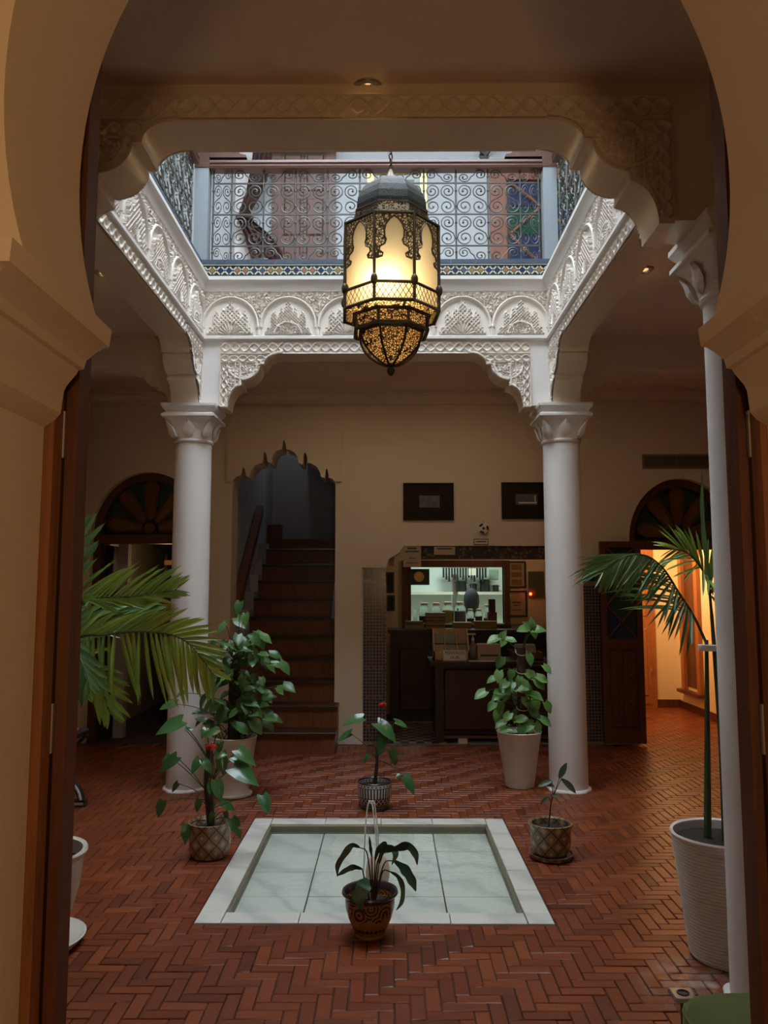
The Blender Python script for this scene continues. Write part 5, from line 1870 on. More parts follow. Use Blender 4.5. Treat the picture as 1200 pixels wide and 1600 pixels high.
BR1, BR2 = (0.11, 0.075, 0.035), (0.055, 0.036, 0.018)
MT['brass'] = simple('aged_brass', BR1, BR2, 0.42, 14, 0.6)
MT['filigree'] = perforated('brass_filigree', BR1, BR2, 62, 0.10)
MT['fil_fine'] = perforated('fine_brass_filigree', (0.085, 0.05, 0.022), (0.05, 0.03, 0.015), 70, 0.15)
MT['dome'] = simple('grey_punched_metal', (0.045, 0.043, 0.038), (0.02, 0.019, 0.017), 0.6, 40, 0.5, 0.5, 120)


def frosted(name, c, thru):
    t = NT(name)
    d = t.n('BsdfTranslucent')
    d.inputs[0].default_value = (*c, 1)
    df = t.n('BsdfDiffuse')
    df.inputs[0].default_value = (*c, 1)
    m1 = t.n('MixShader')
    m1.inputs[0].default_value = 0.35
    t.l(d.outputs[0], m1.inputs[1])
    t.l(df.outputs[0], m1.inputs[2])
    tr = t.n('BsdfTransparent')
    tr.inputs[0].default_value = (*c, 1)
    m2 = t.n('MixShader')
    m2.inputs[0].default_value = thru
    t.l(m1.outputs[0], m2.inputs[1])
    t.l(tr.outputs[0], m2.inputs[2])
    t.l(m2.outputs[0], t.out.inputs['Surface'])
    return t.m


MT['frost'] = frosted('frosted_lantern_glass', (0.92, 0.86, 0.70), 0.10)
MT['amber_lining'] = frosted('amber_inner_glass', (0.95, 0.66, 0.30), 0.05)
LX, LY = 0.015, 4.56
ZB = 2.79           # tip of the finial
lan = thing('lantern', 'big octagonal pierced-brass lantern with frosted glass hanging over the court', 'lantern', (LX, LY, 0), math.radians(22.5 + 4))
S = lambda py, dy=0.27: at(611, py, LY - dy).z      # height of a photograph row on the lantern, dy before its axis
zt_dome, zd0 = S(274, 0.05), S(314, 0.21)
z_eave, z_mid1, z_mid0 = S(332), S(440), S(468)
z_low, z_dr0, z_bowl1, z_bowl0 = S(477, 0.22), S(501, 0.21), S(507, 0.18), S(569, 0.03)
R8 = 0.300          # corner radius of the main drum


def o8(r, z, k):
    a = k * PI / 4
    return Vector((r * math.cos(a), r * math.sin(a), z))


def panel(k, r0, z0, r1, z1, inset=0.0, out=0.0):
    """corners of face k between two heights"""
    A, B = o8(r0, z0, k), o8(r0, z0, k + 1)
    C, D = o8(r1, z1, k + 1), o8(r1, z1, k)
    n = Vector((math.cos((k + 0.5) * PI / 4), math.sin((k + 0.5) * PI / 4), 0)) * out
    f = inset
    return [A.lerp(B, f) + n, B.lerp(A, f) + n, C.lerp(D, f) + n, D.lerp(C, f) + n]


def sheet(pts, name, material, th=0.003):
    n = (Vector(pts[1]) - Vector(pts[0])).cross(Vector(pts[-1]) - Vector(pts[0])).normalized() * th
    m = len(pts)
    mb = MB().add([Vector(p) for p in pts] + [Vector(p) - n for p in pts], [tuple(range(m)), tuple(range(2 * m - 1, m - 1, -1))] + [(i, (i + 1) % m, m + (i + 1) % m, m + i) for i in range(m)])
    return mb.build(name, material, lan, 0)


def ring8(r, z, rad, name='brass_ring'):
    return MB().tube([o8(r, z, k) for k in range(8)], rad, 6, True).build(name, MT['brass'], lan)


z_arch0 = z_mid1 + (z_eave - z_mid1) * 0.40
for k in range(8):
    # glass
    sheet(panel(k, R8 - 0.012, z_mid1, R8 - 0.012, z_eave), 'glass_pane', MT['frost'], 0.004)
    sheet(panel(k, R8 - 0.012, z_mid0, R8 - 0.012, z_mid1), 'glass_pane', MT['frost'], 0.004)
    # corner post
    MB().tube([o8(R8, z_mid0 - 0.01, k), o8(R8, z_eave + 0.005, k)], 0.0095, 8).build('corner_post', MT['brass'], lan)
    MB().sphere(o8(R8, z_mid1 + 0.012, k), 0.022, 10, 7, 1, 1, 1.6).build('corner_boss', MT['brass'], lan)
    # pierced arch: the area between a horseshoe outline and the panel edge, in face coordinates
    A, B, C, D = panel(k, R8, z_mid1, R8, z_eave, 0.0, 0.002)
    ex = (B - A)
    wd = ex.length
    ex = ex / wd
    ez = Vector((0, 0, 1))
    H = z_eave - z_mid1
    zz = lambda f: f * H
    left = [(0.012, zz(0.33)), (0.045, zz(0.36)), (0.05, zz(0.40)), (0.028, zz(0.44)), (0.033, zz(0.50)), (0.060, zz(0.54)), (0.068, zz(0.60)), (0.060, zz(0.64)), (0.058, zz(0.74)), (0.068, zz(0.83)), (0.09, zz(0.905)), (wd / 2, zz(0.95))]
    right = [(wd - x, z) for x, z in left[:-1]]
    outer_l = [(0.008, zz(0.33)), (0.008, H - 0.004), (wd / 2, H - 0.004)]
    for side in (0, 1):
        poly = left + [(wd / 2, H - 0.004), (0.008, H - 0.004), (0.008, zz(0.33))]
        if side:
            poly = [(wd - x, z) for x, z in reversed(poly)]
        sheet([A + ex * x + ez * z for x, z in poly], 'pierced_arch', MT['filigree'], 0.003)
        edge = left if not side else [(wd - x, z) for x, z in left]
        MB().tube([A + ex * x + ez * z for x, z in edge], 0.0055, 5).build('arch_edging', MT['brass'], lan)
    # lattice band
    P = panel(k, R8, z_mid0, R8, z_mid1 - 0.006, 0.0, 0.003)
    hL = P[3].z - P[0].z
    lat = MB()
    ex = (P[1] - P[0])
    wl_ = ex.length
    ex = ex / wl_
    nd = 7
    for i in range(-2, nd + 1):
        for sgn in (1, -1):
            xa = wl_ * i / nd
            xb = xa + sgn * hL * 0.62
            if sgn < 0:
                xa, xb = xa + wl_ * 2 / nd, xb + wl_ * 2 / nd
            za, zb = 0.0, hL
            def clipx(xa, za, xb, zb, lim):
                t = (lim - xa) / (xb - xa)
                return lim, za + (zb - za) * t
            pa, pb = (xa, za), (xb, zb)
            if pa[0] < 0 and pb[0] < 0 or pa[0] > wl_ and pb[0] > wl_:
                continue
            if pa[0] < 0: pa = clipx(xa, za, xb, zb, 0.0)
            if pa[0] > wl_: pa = clipx(xa, za, xb, zb, wl_)
            if pb[0] < 0: pb = clipx(xa, za, xb, zb, 0.0)
            if pb[0] > wl_: pb = clipx(xa, za, xb, zb, wl_)
            lat.tube([P[0] + ex * pa[0] + Vector((0, 0, pa[1])), P[0] + ex * pb[0] + Vector((0, 0, pb[1]))], 0.0022, 4)
    tag(lat.build('lattice_wires', MT['brass'], lan, 0), kind='stuff')
    # sloping pierced skirt under the lattice, then the small drum and the bowl
    sheet(panel(k, 0.235, z_low - 0.012, R8, z_mid0), 'pierced_skirt', MT['filigree'])
    sheet(panel(k, 0.225, z_dr0, 0.225, z_low + 0.01), 'pierced_drum', MT['filigree'])
    for z in (z_dr0, z_low + 0.01):
        pass
    MB().tube([o8(0.227, z_dr0 - 0.012, k), o8(0.227, z_low + 0.02, k)], 0.010, 6).build('drum_post', MT['brass'], lan)
    prev = None
    Hb = z_bowl1 - z_bowl0
    prof = [(0.195, 0.0), (0.188, 0.22), (0.168, 0.45), (0.130, 0.68), (0.078, 0.88), (0.03, 1.0)]
    mbk = MB()
    pr = [(r, z_bowl1 - f * Hb) for r, f in prof]
    for (ra_, za_), (rb_, zb_) in zip(pr[:-1], pr[1:]):
        q = panel(k, ra_, za_, rb_, zb_)
        mbk.add(q, [(0, 1, 2, 3)])
    mbk.build('pierced_bowl', MT['fil_fine'], lan, 40, recalc=False)
    MB().tube([o8(r + 0.003, z, k) for r, z in pr], 0.0075, 6).build('bowl_rib', MT['brass'], lan)
    lin_ = MB()
    for (ra_, za_), (rb_, zb_) in zip(pr[:-1], pr[1:]):
        lin_.add(panel(k, ra_ - 0.010, za_, max(rb_ - 0.010, 0.01), zb_ + 0.004), [(0, 1, 2, 3)])
    lin_.add(panel(k, 0.213, z_dr0, 0.213, z_low + 0.01), [(0, 1, 2, 3)]).add(panel(k, 0.225, z_low - 0.004, R8 - 0.014, z_mid0 + 0.002), [(0, 1, 2, 3)])
    lin_.build('inner_glass', MT['amber_lining'], lan, 0, recalc=False)
    # dome facets
    dp = [(r, zd0 + (zt_dome - zd0) * f) for r, f in ((0.222, 0.0), (0.226, 0.14), (0.220, 0.32), (0.203, 0.50), (0.173, 0.68), (0.130, 0.83), (0.080, 0.94), (0.045, 1.0))]
    mbd = MB()
    for (ra_, za_), (rb_, zb_) in zip(dp[:-1], dp[1:]):
        mbd.add(panel(k, ra_, za_, rb_, zb_), [(0, 1, 2, 3)])
    mbd.build('dome_facet', MT['dome'], lan, 40, recalc=False)
    sheet(panel(k, 0.262, z_eave + 0.004, 0.228, zd0), 'pierced_collar', MT['filigree'])
    sheet(panel(k, R8 + 0.002, z_eave, 0.255, z_eave + 0.012), 'eave_plate', MT['brass'])
for r, z, rad in ((R8, z_eave, 0.010), (R8, z_mid1, 0.010), (R8, z_mid0, 0.011), (0.24, z_low - 0.010, 0.012), (0.228, z_dr0 - 0.006, 0.014), (0.226, zd0, 0.010), (0.262, z_eave + 0.01, 0.008), (0.198, z_bowl1, 0.012)):
    ring8(r, z, rad)
zb = z_bowl0
MB().lathe([(0.032, zb + 0.005), (0.034, zb - 0.004), (0.014, zb - 0.010), (0.016, zb - 0.02), (0.024, zb - 0.022), (0.022, zb - 0.045), (0.010, zb - 0.06), (0, zb - 0.066)], 16).build('finial', MT['brass'], lan)
MB().lathe([(0.055, zt_dome - 0.005), (0.045, zt_dome + 0.006), (0.026, zt_dome + 0.02), (0.016, zt_dome + 0.05), (0.008, zt_dome + 0.065)], 16).build('cap', MT['brass'], lan)
# chain up to the iron bar that spans the roof opening
zch = zt_dome + 0.058
lk = MB().tube([(0.011 * math.cos(a), 0, 0.022 * math.sin(a)) for a in [2 * PI * k / 12 for k in range(12)]], 0.0042, 5, True).mesh('chain_link', MT['brass'], 50)
n = int((6.98 - zch) / 0.036)
for k in range(n):
    o = link('chain_link', lk, lan, (0, 0, zch + 0.02 + 0.036 * k))
    o.rotation_euler = (0, 0, PI / 2 * (k % 2))
barr = MB().box(CX0 - 0.4, CX1 + 0.4, LY - 0.02, LY + 0.02, 6.965, 7.0)
tag(barr.build('lantern_bar', MT['iron'], None), 'iron bar spanning the roof opening and carrying the lantern chain', 'bar')
# bulb and its light
bulb = NT('lit_bulb')
bulb.set((1, 0.9, 0.7), 0.4)
bulb.b.inputs['Emission Color'].default_value = (1.0, 0.80, 0.48, 1)
bulb.b.inputs['Emission Strength'].default_value = 8.0
bp_w = Vector((LX - 0.03, LY - 0.195, S(446, 0.195)))
MW = Matrix.Translation((LX, LY, 0)) @ Matrix.Rotation(math.radians(26.5), 4, 'Z')
bl_ = MW.inverted() @ bp_w
MB().sphere(bl_, 0.035, 14, 10, 1, 1, 1.25).build('bulb', bulb.m, lan)
MB().tube([bl_ + Vector((0, 0, 0.04)), (bl_.x * 0.5, bl_.y * 0.5, z_eave - 0.12), (0, 0, zd0)], 0.004, 6).build('bulb_holder', MT['brass'], lan)
lamp('lantern_bulb_light', bp_w + Vector((0, 0, 0.0)), 1.7, (1.0, 0.76, 0.46), 0.06)
# ------------------------------------------------------------------ leaves
def leaf_mesh(name, material, wfun, n=9, fold=0.25, droop=0.25, wave=0.0, cup=0.0):
    """leaf of unit length: base at the origin, tip along +Y, upper side +Z"""
    vs, fs = [], []
    for i in range(n + 1):
        t = i / n
        w = wfun(t)
        z0 = -droop * t * t
        for j, s in enumerate((-1, -0.5, 0, 0.5, 1)):
            back = -0.16 * abs(s) if t < 0.12 and w > 0.15 else 0.0
            vs.append((s * w, t + back, z0 + abs(s) * w * fold + wave * math.sin(9 * t) * s + cup * (abs(s) ** 2) * w))
    for i in range(n):
        for j in range(4):
            a = i * 5 + j
            fs.append((a, a + 1, a + 6, a + 5))
    return MB().add(vs, fs).mesh(name, material, 80, recalc=False)


heart = lambda t: 0.40 * (math.sin(PI * (0.18 + 0.82 * t)) ** 0.9) * (1 - 0.25 * t) if t < 0.999 else 0.004
lance = lambda t: 0.16 * math.sin(PI * min(1, 0.06 + 0.94 * t)) ** 0.8 + 0.004
strip = lambda t: 0.055 * (math.sin(PI * (0.10 + 0.90 * t)) ** 0.55) + 0.002
arrow = lambda t: 0.30 * (math.sin(PI * (0.22 + 0.78 * t)) ** 1.0) * (1 - 0.35 * t) + 0.003

LEAF = {
    'pothos': [leaf_mesh('leaf', MT['pothos'], heart, 8, 0.25, d, wv) for d, wv in ((0.25, 0.01), (0.40, 0.015), (0.12, 0.02))],
    'ivy': [leaf_mesh('leaf', MT['ivy'], heart, 8, 0.25, d, wv) for d, wv in ((0.25, 0.01), (0.40, 0.015), (0.12, 0.02))],
    'anth': [leaf_mesh('leaf', MT['anth'], arrow, 9, 0.22, d, wv) for d, wv in ((0.25, 0.008), (0.45, 0.01), (0.1, 0.01))],
    'lily': [leaf_mesh('leaf', MT['lily'], lance, 12, 0.3, d, wv) for d, wv in ((0.4, 0.03), (0.7, 0.03), (0.2, 0.03))],
}
strip_m = {k: [leaf_mesh('leaflet', MT[k], strip, 7, 0.35, d) for d in (0.04, 0.16, 0.30)] for k in ('palm', 'palm_dark')}


def frame(pos, tip, up, scale=None, wide=1.0):
    """matrix that lays a unit leaf from pos to tip"""
    d = Vector(tip) - Vector(pos)
    L = d.length
    y = d / L
    x = y.cross(Vector(up))
    if x.length < 1e-4:
        x = y.orthogonal()
    x.normalize()
    z = x.cross(y)
    s = scale or L
    M = Matrix((x * s * wide, y * s, z * s)).transposed().to_4x4()
    M.translation = Vector(pos)
    return M


def put_leaf(parent, meshes, pos, tip, up, rnd, wide=1.0, name='leaf'):
    return link(name, rnd.choice(meshes), parent, mtx=frame(pos, tip, up, None, wide))


def stalk(parent, pts, r0, r1, material, name='stem', n=6):
    c = catmull(pts, n)
    m = len(c)
    return MB().tube(c, [r0 + (r1 - r0) * i / (m - 1) for i in range(m)], 6).build(name, material, parent)


# ------------------------------------------------------------------ pots
def pot_pattern(name, kind, ground, line, extra=None, rough=0.3):
    """painted decoration of a glazed pot, laid round it by angle and height"""
    t = NT(name)
    tc = t.n('TexCoord')
    sp = t.n('SeparateXYZ')
    t.l(tc.outputs['Object'], sp.inputs[0])
    ang = t.math('MULTIPLY', t.math('ARCTAN2', sp.outputs[1], sp.outputs[0]), 1 / (2 * PI))
    z = sp.outputs[2]
    col = ground

    def tri(v, f):
        return t.math('ABSOLUTE', t.math('SUBTRACT', t.math('MULTIPLY', t.math('FRACT', t.math('MULTIPLY', v, f)), 2.0), 1.0))
    if kind == 'diamonds':
        a = tri(ang, 9.0)
        b = tri(z, 1 / 0.085)
        d = t.math('ADD', a, b)
        lines = t.math('LESS_THAN', t.math('ABSOLUTE', t.math('SUBTRACT', d, 1.0)), 0.10)
        core = t.math('GREATER_THAN', d, 1.55)
        dot = t.math('LESS_THAN', d, 0.28)
        col = t.mix(core, ground, extra)
        col = t.mix(dot, col, extra)
        col = t.mix(lines, col, line)
    elif kind == 'stripes':
        s = t.math('GREATER_THAN', tri(ang, 34.0), 0.52)
        inb = t.math('MULTIPLY', t.math('GREATER_THAN', z, 0.085), t.math('LESS_THAN', z, 0.148))
        x1 = tri(ang, 22.0)
        zz = t.math('LESS_THAN', t.math('ABSOLUTE', t.math('SUBTRACT', t.math('ADD', x1, tri(z, 1 / 0.034)), 1.0)), 0.22)
        inz = t.math('MULTIPLY', t.math('GREATER_THAN', z, 0.040), t.math('LESS_THAN', z, 0.080))
        dots = t.math('MULTIPLY', t.math('GREATER_THAN', tri(ang, 26.0), 0.4), t.math('MULTIPLY', t.math('GREATER_THAN', z, 0.158), t.math('LESS_THAN', z, 0.166)))
        band = t.math('MULTIPLY', t.math('GREATER_THAN', z, 0.153), t.math('LESS_THAN', z, 0.172))
        base_b = t.math('LESS_THAN', z, 0.035)
        rings = t.math('LESS_THAN', tri(z, 1 / 0.014), 0.35)
        pale = t.math('MAXIMUM', t.math('MULTIPLY', s, inb), t.math('MULTIPLY', zz, inz))
        pale = t.math('MAXIMUM', pale, t.math('SUBTRACT', band, dots, True))
        pale = t.math('MAXIMUM', pale, t.math('MULTIPLY', rings, base_b))
        col = t.mix(pale, ground, line)
    elif kind == 'scrolls':
        vec = t.coords('Object')
        vo = t.n('TexVoronoi', feature='F1')
        vo.inputs['Scale'].default_value = 17
        t.l(vec, vo.inputs['Vector'])
        rg = t.math('GREATER_THAN', tri(vo.outputs['Distance'], 4.0), 0.45)
        up = t.math('MULTIPLY', t.math('GREATER_THAN', z, t.math('ADD', t.math('MULTIPLY', tri(ang, 8.0), 0.022), 0.078)), t.math('LESS_THAN', z, 0.155))
        lo = t.math('MULTIPLY', t.math('GREATER_THAN', z, 0.030), t.math('LESS_THAN', z, 0.050))
        zig = t.math('GREATER_THAN', t.math('ADD', tri(ang, 26.0), tri(z, 1 / 0.02)), 1.0)
        top = t.math('GREATER_THAN', z, 0.158)
        col = t.mix(t.math('MULTIPLY', rg, up), ground, line)
        col = t.mix(t.math('MULTIPLY', zig, lo), col, line)
        col = t.mix(top, col, extra)
    t.set(col, rough)
    return t.m


def solid_pot(t, prof, material, soil_r, soil_z, n=40, rim=None):
    """outer profile from the foot up, then back down inside to the soil"""
    p = MB().lathe(prof, n).build('pot', material, t)
    sl = []
    for k in range(5):
        r = soil_r * k / 4
        sl.append((max(r, 0.0001), soil_z + 0.012 * (1 - (k / 4) ** 2)))
    MB().lathe(list(reversed(sl)), 24).build('soil', MT['soil'], p)
    return p


# --- blue-black striped pot behind the basin
P1 = thing('potted_anthurium', 'small anthurium with one red flower in a black-and-white striped pot behind the basin', 'potted plant', (-0.097, 5.56, 0.001))
m = pot_pattern('striped_blue_pot', 'stripes', (0.016, 0.016, 0.026), (0.56, 0.54, 0.48))
solid_pot(P1, [(0.082, 0), (0.092, 0.008), (0.105, 0.04), (0.114, 0.09), (0.118, 0.14), (0.116, 0.172), (0.118, 0.180), (0.114, 0.184), (0.108, 0.178), (0.104, 0.14), (0.104, 0.13)], m, 0.106, 0.145)
# --- tan pot with diamonds
P2 = thing('potted_anthurium', 'bushy anthurium with a red flower in a tan diamond-patterned pot', 'potted plant', (-1.013, 4.58, 0.001))
m = pot_pattern('tan_diamond_pot', 'diamonds', (0.27, 0.19, 0.115), (0.06, 0.032, 0.02), (0.46, 0.37, 0.24))
solid_pot(P2, [(0.085, 0), (0.098, 0.006), (0.112, 0.035), (0.117, 0.08), (0.113, 0.13), (0.112, 0.165), (0.121, 0.180), (0.122, 0.190), (0.115, 0.193), (0.107, 0.183), (0.104, 0.14)], m, 0.106, 0.150)
# --- brown scrolled pot before the basin
P3 = thing('potted_lily', 'drooping dark-leaved lily in a brown scrolled pot before the basin', 'potted plant', (-0.082, 3.57, 0.001))
m = pot_pattern('brown_scroll_pot', 'scrolls', (0.25, 0.115, 0.030), (0.035, 0.014, 0.010), (0.035, 0.022, 0.026), 0.22)
solid_pot(P3, [(0.062, 0), (0.066, 0.006), (0.064, 0.014), (0.076, 0.035), (0.094, 0.075), (0.107, 0.12), (0.109, 0.150), (0.106, 0.165), (0.118, 0.172), (0.124, 0.180), (0.121, 0.189), (0.112, 0.186), (0.104, 0.172), (0.100, 0.14)], m, 0.103, 0.135)
# --- dark tan pot on a saucer
P4 = thing('potted_seedling', 'thin young plant in a dark diamond-patterned pot on a saucer', 'potted plant', (0.914, 4.57, 0.001))
m4 = pot_pattern('brown_diamond_pot', 'diamonds', (0.20, 0.145, 0.085), (0.045, 0.025, 0.016), (0.42, 0.33, 0.20))
solid_pot(P4, [(0.080, 0.02), (0.092, 0.026), (0.104, 0.05), (0.112, 0.09), (0.112, 0.14), (0.114, 0.165), (0.122, 0.178), (0.124, 0.190), (0.117, 0.193), (0.108, 0.183), (0.105, 0.14)], m4, 0.107, 0.150)
MB().lathe([(0.085, 0), (0.115, 0.004), (0.124, 0.02), (0.126, 0.028), (0.120, 0.028), (0.112, 0.018), (0.06, 0.018)], 36).build('saucer', m4, P4)
# --- tall white pots
P5 = thing('potted_moss_pole_plant', 'light green climber on a moss pole in a tall white pot beside the far column', 'potted plant', (1.006, 6.17, 0.001))
tall = [(0.100, 0), (0.108, 0.004), (0.112, 0.03), (0.170, 0.405), (0.174, 0.412), (0.170, 0.416), (0.164, 0.408), (0.152, 0.34)]
solid_pot(P5, tall, MT['pot_white'], 0.158, 0.370, 44)
P6 = thing('potted_climber', 'dense dark green climber in a tall white pot by the stair foot', 'potted plant', (-1.14, 5.90, 0.001))
solid_pot(P6, [(r * 0.97, z * 1.02) for r, z in tall], MT['pot_white'], 0.153, 0.380, 44)
MB().lathe([(0.126, 0), (0.136, 0.004), (0.138, 0.018), (0.130, 0.018), (0.124, 0.006)], 36).build('saucer', MT['pot_white'], P6)
# --- cream pot on a saucer behind the near post
P7 = thing('potted_palm', 'spreading palm in a glossy cream pot on a saucer behind the near post', 'potted plant', (-1.50, 3.45, 0.001))
solid_pot(P7, [(0.095, 0.02), (0.105, 0.024), (0.115, 0.05), (0.150, 0.13), (0.178, 0.24), (0.188, 0.33), (0.190, 0.36), (0.203, 0.372), (0.206, 0.385), (0.200, 0.395), (0.184, 0.388), (0.176, 0.34), (0.172, 0.30)], MT['pot_cream'], 0.178, 0.335, 48)
MB().lathe([(0.12, 0), (0.18, 0.006), (0.206, 0.035), (0.210, 0.042), (0.203, 0.043), (0.170, 0.020), (0.09, 0.018)], 48).build('saucer', MT['pot_cream'], P7)
# --- ribbed white pot with the right palm
P8 = thing('potted_palm', 'tall palm in a ribbed white pot behind the nearest column', 'potted plant', (1.385, 3.375, 0.001))
prof = [(0.135, 0)]
for k in range(34):
    z = 0.012 + k * 0.0135
    r = 0.140 + (0.196 - 0.140) * (z / 0.47)
    prof += [(r, z), (r + 0.0035, z + 0.004), (r + 0.0035, z + 0.009), (r, z + 0.0125)]
prof += [(0.200, 0.478), (0.204, 0.488), (0.200, 0.496), (0.190, 0.490), (0.184, 0.44)]
solid_pot(P8, prof, MT['pot_white'], 0.186, 0.455, 48)


def loc(T, px, py, dy=0.0):
    """photograph point, on the plant's own plane moved by dy, in the plant's coordinates"""
    return at(px, py, T.location.y + dy) - T.location


# ------------------------------------------------------------------ anthurium with the striped pot
rn = random.Random(21)


def flower(T, px, py, dy, s):
    p = loc(T, px, py, dy)
    sp = MB()
    ring = []
    for z, w in ((0, 0.002), (0.25, 0.55), (0.55, 0.8), (0.8, 0.55), (1.0, 0.03)):
        ring.append([(s * (z - 0.5) * 1.4, s * 0.35 * w * math.cos(a) - 0.2 * s * w, s * 0.5 * w * math.sin(a)) for a in [2 * PI * k / 10 for k in range(10)]])
    o = sp.loft(ring).build('spathe', MT['spathe'], T)
    o.location = p
    MB().tube([p + Vector((0, -0.3 * s, 0)), p + Vector((0.25 * s, -0.5 * s, 0.6 * s))], 0.08 * s, 6).build('spadix', simple('spadix_cream', (0.5, 0.35, 0.12), None, 0.6), T)
    return p


b0 = Vector((0.0, 0, 0.15))
stalk(P1, [b0, loc(P1, 589, 1190), loc(P1, 588, 1168)], 0.014, 0.008, MT['stem_brown'], 'trunk')
fp = flower(P1, 598, 1101, -0.02, 0.045)
stalk(P1, [loc(P1, 590, 1175), loc(P1, 594, 1130), fp], 0.003, 0.003, MT['stem'])
for (x0, y0, x1, y1, dy0, dy1, sx, sy) in ((566, 1122, 534, 1128, 0, -0.03, 590, 1178), (590, 1130, 622, 1150, -0.02, -0.1, 590, 1175), (618, 1128, 640, 1136, 0.03, 0.06, 591, 1172), (600, 1152, 588, 1178, -0.05, -0.09, 589, 1182), (548, 1146, 524, 1158, 0.03, 0.05, 588, 1184), (611, 1172, 622, 1195, 0.02, 0.0, 591, 1182), (632, 1213, 650, 1236, -0.03, -0.09, 592, 1188), (626, 1209, 618, 1214, -0.03, -0.06, 592, 1188), (575, 1180, 566, 1192, 0.0, -0.02, 588, 1186)):
    a, b = loc(P1, x0, y0, dy0), loc(P1, x1, y1, dy1)
    put_leaf(P1, LEAF['anth'], a, b, (0, -0.6, 1), rn, 1.15)
    s0 = loc(P1, sx, sy)
    stalk(P1, [s0, s0.lerp(a, 0.5) + Vector((0, 0, 0.015)), a], 0.003, 0.0022, MT['stem'])

# ------------------------------------------------------------------ bushy anthurium
b0 = Vector((0.0, 0, 0.15))
stalk(P2, [b0, loc(P2, 322, 1220), loc(P2, 326, 1170)], 0.017, 0.010, MT['stem_brown'], 'trunk')
stalk(P2, [b0 + Vector((0.015, 0, 0)), loc(P2, 331, 1220), loc(P2, 331, 1180)], 0.012, 0.007, MT['stem'], 'trunk')
fp = flower(P2, 330, 1167, -0.12, 0.052)
stalk(P2, [loc(P2, 330, 1215), loc(P2, 331, 1190, -0.04), fp], 0.003, 0.003, MT['stem'])
A2 = [(284, 1127, 242, 1146, 325, 1185, -.03, -.08), (290, 1140, 302, 1138, 325, 1188, .02, .02), (276, 1183, 247, 1206, 322, 1235, 0, -.04), (264, 1182, 250, 1190, 322, 1235, .04, .06), (278, 1224, 266, 1238, 324, 1248, .03, .03), (254, 1252, 245, 1278, 322, 1250, -.02, -.05), (312, 1186, 298, 1208, 326, 1215, -.05, -.1), (318, 1188, 332, 1206, 328, 1215, -.05, -.09), (345, 1178, 350, 1212, 332, 1225, -.05, -.08), (352, 1178, 340, 1182, 332, 1220, -.06, -.1), (372, 1172, 400, 1193, 332, 1215, -.02, -.06), (366, 1183, 392, 1200, 332, 1220, .0, -.04), (365, 1200, 404, 1222, 332, 1230, -.05, -.12), (338, 1220, 345, 1252, 331, 1240, -.09, -.14), (330, 1222, 327, 1242, 330, 1240, -.05, -.08), (346, 1255, 369, 1264, 332, 1262, .04, .05), (312, 1250, 305, 1270, 326, 1265, -.05, -.07), (410, 1243, 420, 1272, 334, 1262, -.03, -.1), (333, 1270, 326, 1286, 330, 1280, -.08, -.1), (352, 1268, 356, 1282, 335, 1278, .0, .0), (362, 1280, 376, 1304, 337, 1280, -.05, -.11), (292, 1290, 288, 1320, 322, 1282, -.06, -.1), (322, 1138, 315, 1150, 328, 1180, .0, -.05), (340, 1140, 320, 1152, 330, 1185, -.02, -.06), (345, 1160, 338, 1180, 330, 1190, .02, .0)]
for (x0, y0, x1, y1, sx, sy, d0, d1) in A2:
    a, b = loc(P2, x0, y0, d0), loc(P2, x1, y1, d1)
    put_leaf(P2, LEAF['anth'], a, b, (0.1, -0.8, 0.8), rn, 1.1)
    s0 = loc(P2, sx, sy)
    stalk(P2, [s0, s0.lerp(a, 0.5) + Vector((0, 0, 0.012)), a], 0.0032, 0.0022, MT['stem'])

# ------------------------------------------------------------------ drooping lily (curved leaf blades with their stalks)
def blade(T, pts, w, material, name='leaf', fold=0.15, face=(0, -1, 0.2)):
    c = catmull(pts, 7)
    n = len(c)
    vs, fs = [], []
    for i, p in enumerate(c):
        t = i / (n - 1)
        tg = (c[min(i + 1, n - 1)] - c[max(i - 1, 0)]).normalized()
        s = tg.cross(Vector(face))
        s = s.normalized() if s.length > 1e-4 else tg.orthogonal()
        nn = s.cross(tg)
        ww = w * (math.sin(PI * min(1.0, 0.03 + 0.97 * t)) ** 0.75) * (1 + 0.12 * math.sin(17 * t + w * 90)) + 0.0006
        for q in (-1, 0, 1):
            vs.append(p + s * (q * ww) + nn * (abs(q) * ww * fold))
    for i in range(n - 1):
        for j in range(2):
            a = i * 3 + j
            fs.append((a, a + 1, a + 4, a + 3))
    return MB().add(vs, fs).build(name, material, T, 80, recalc=False)


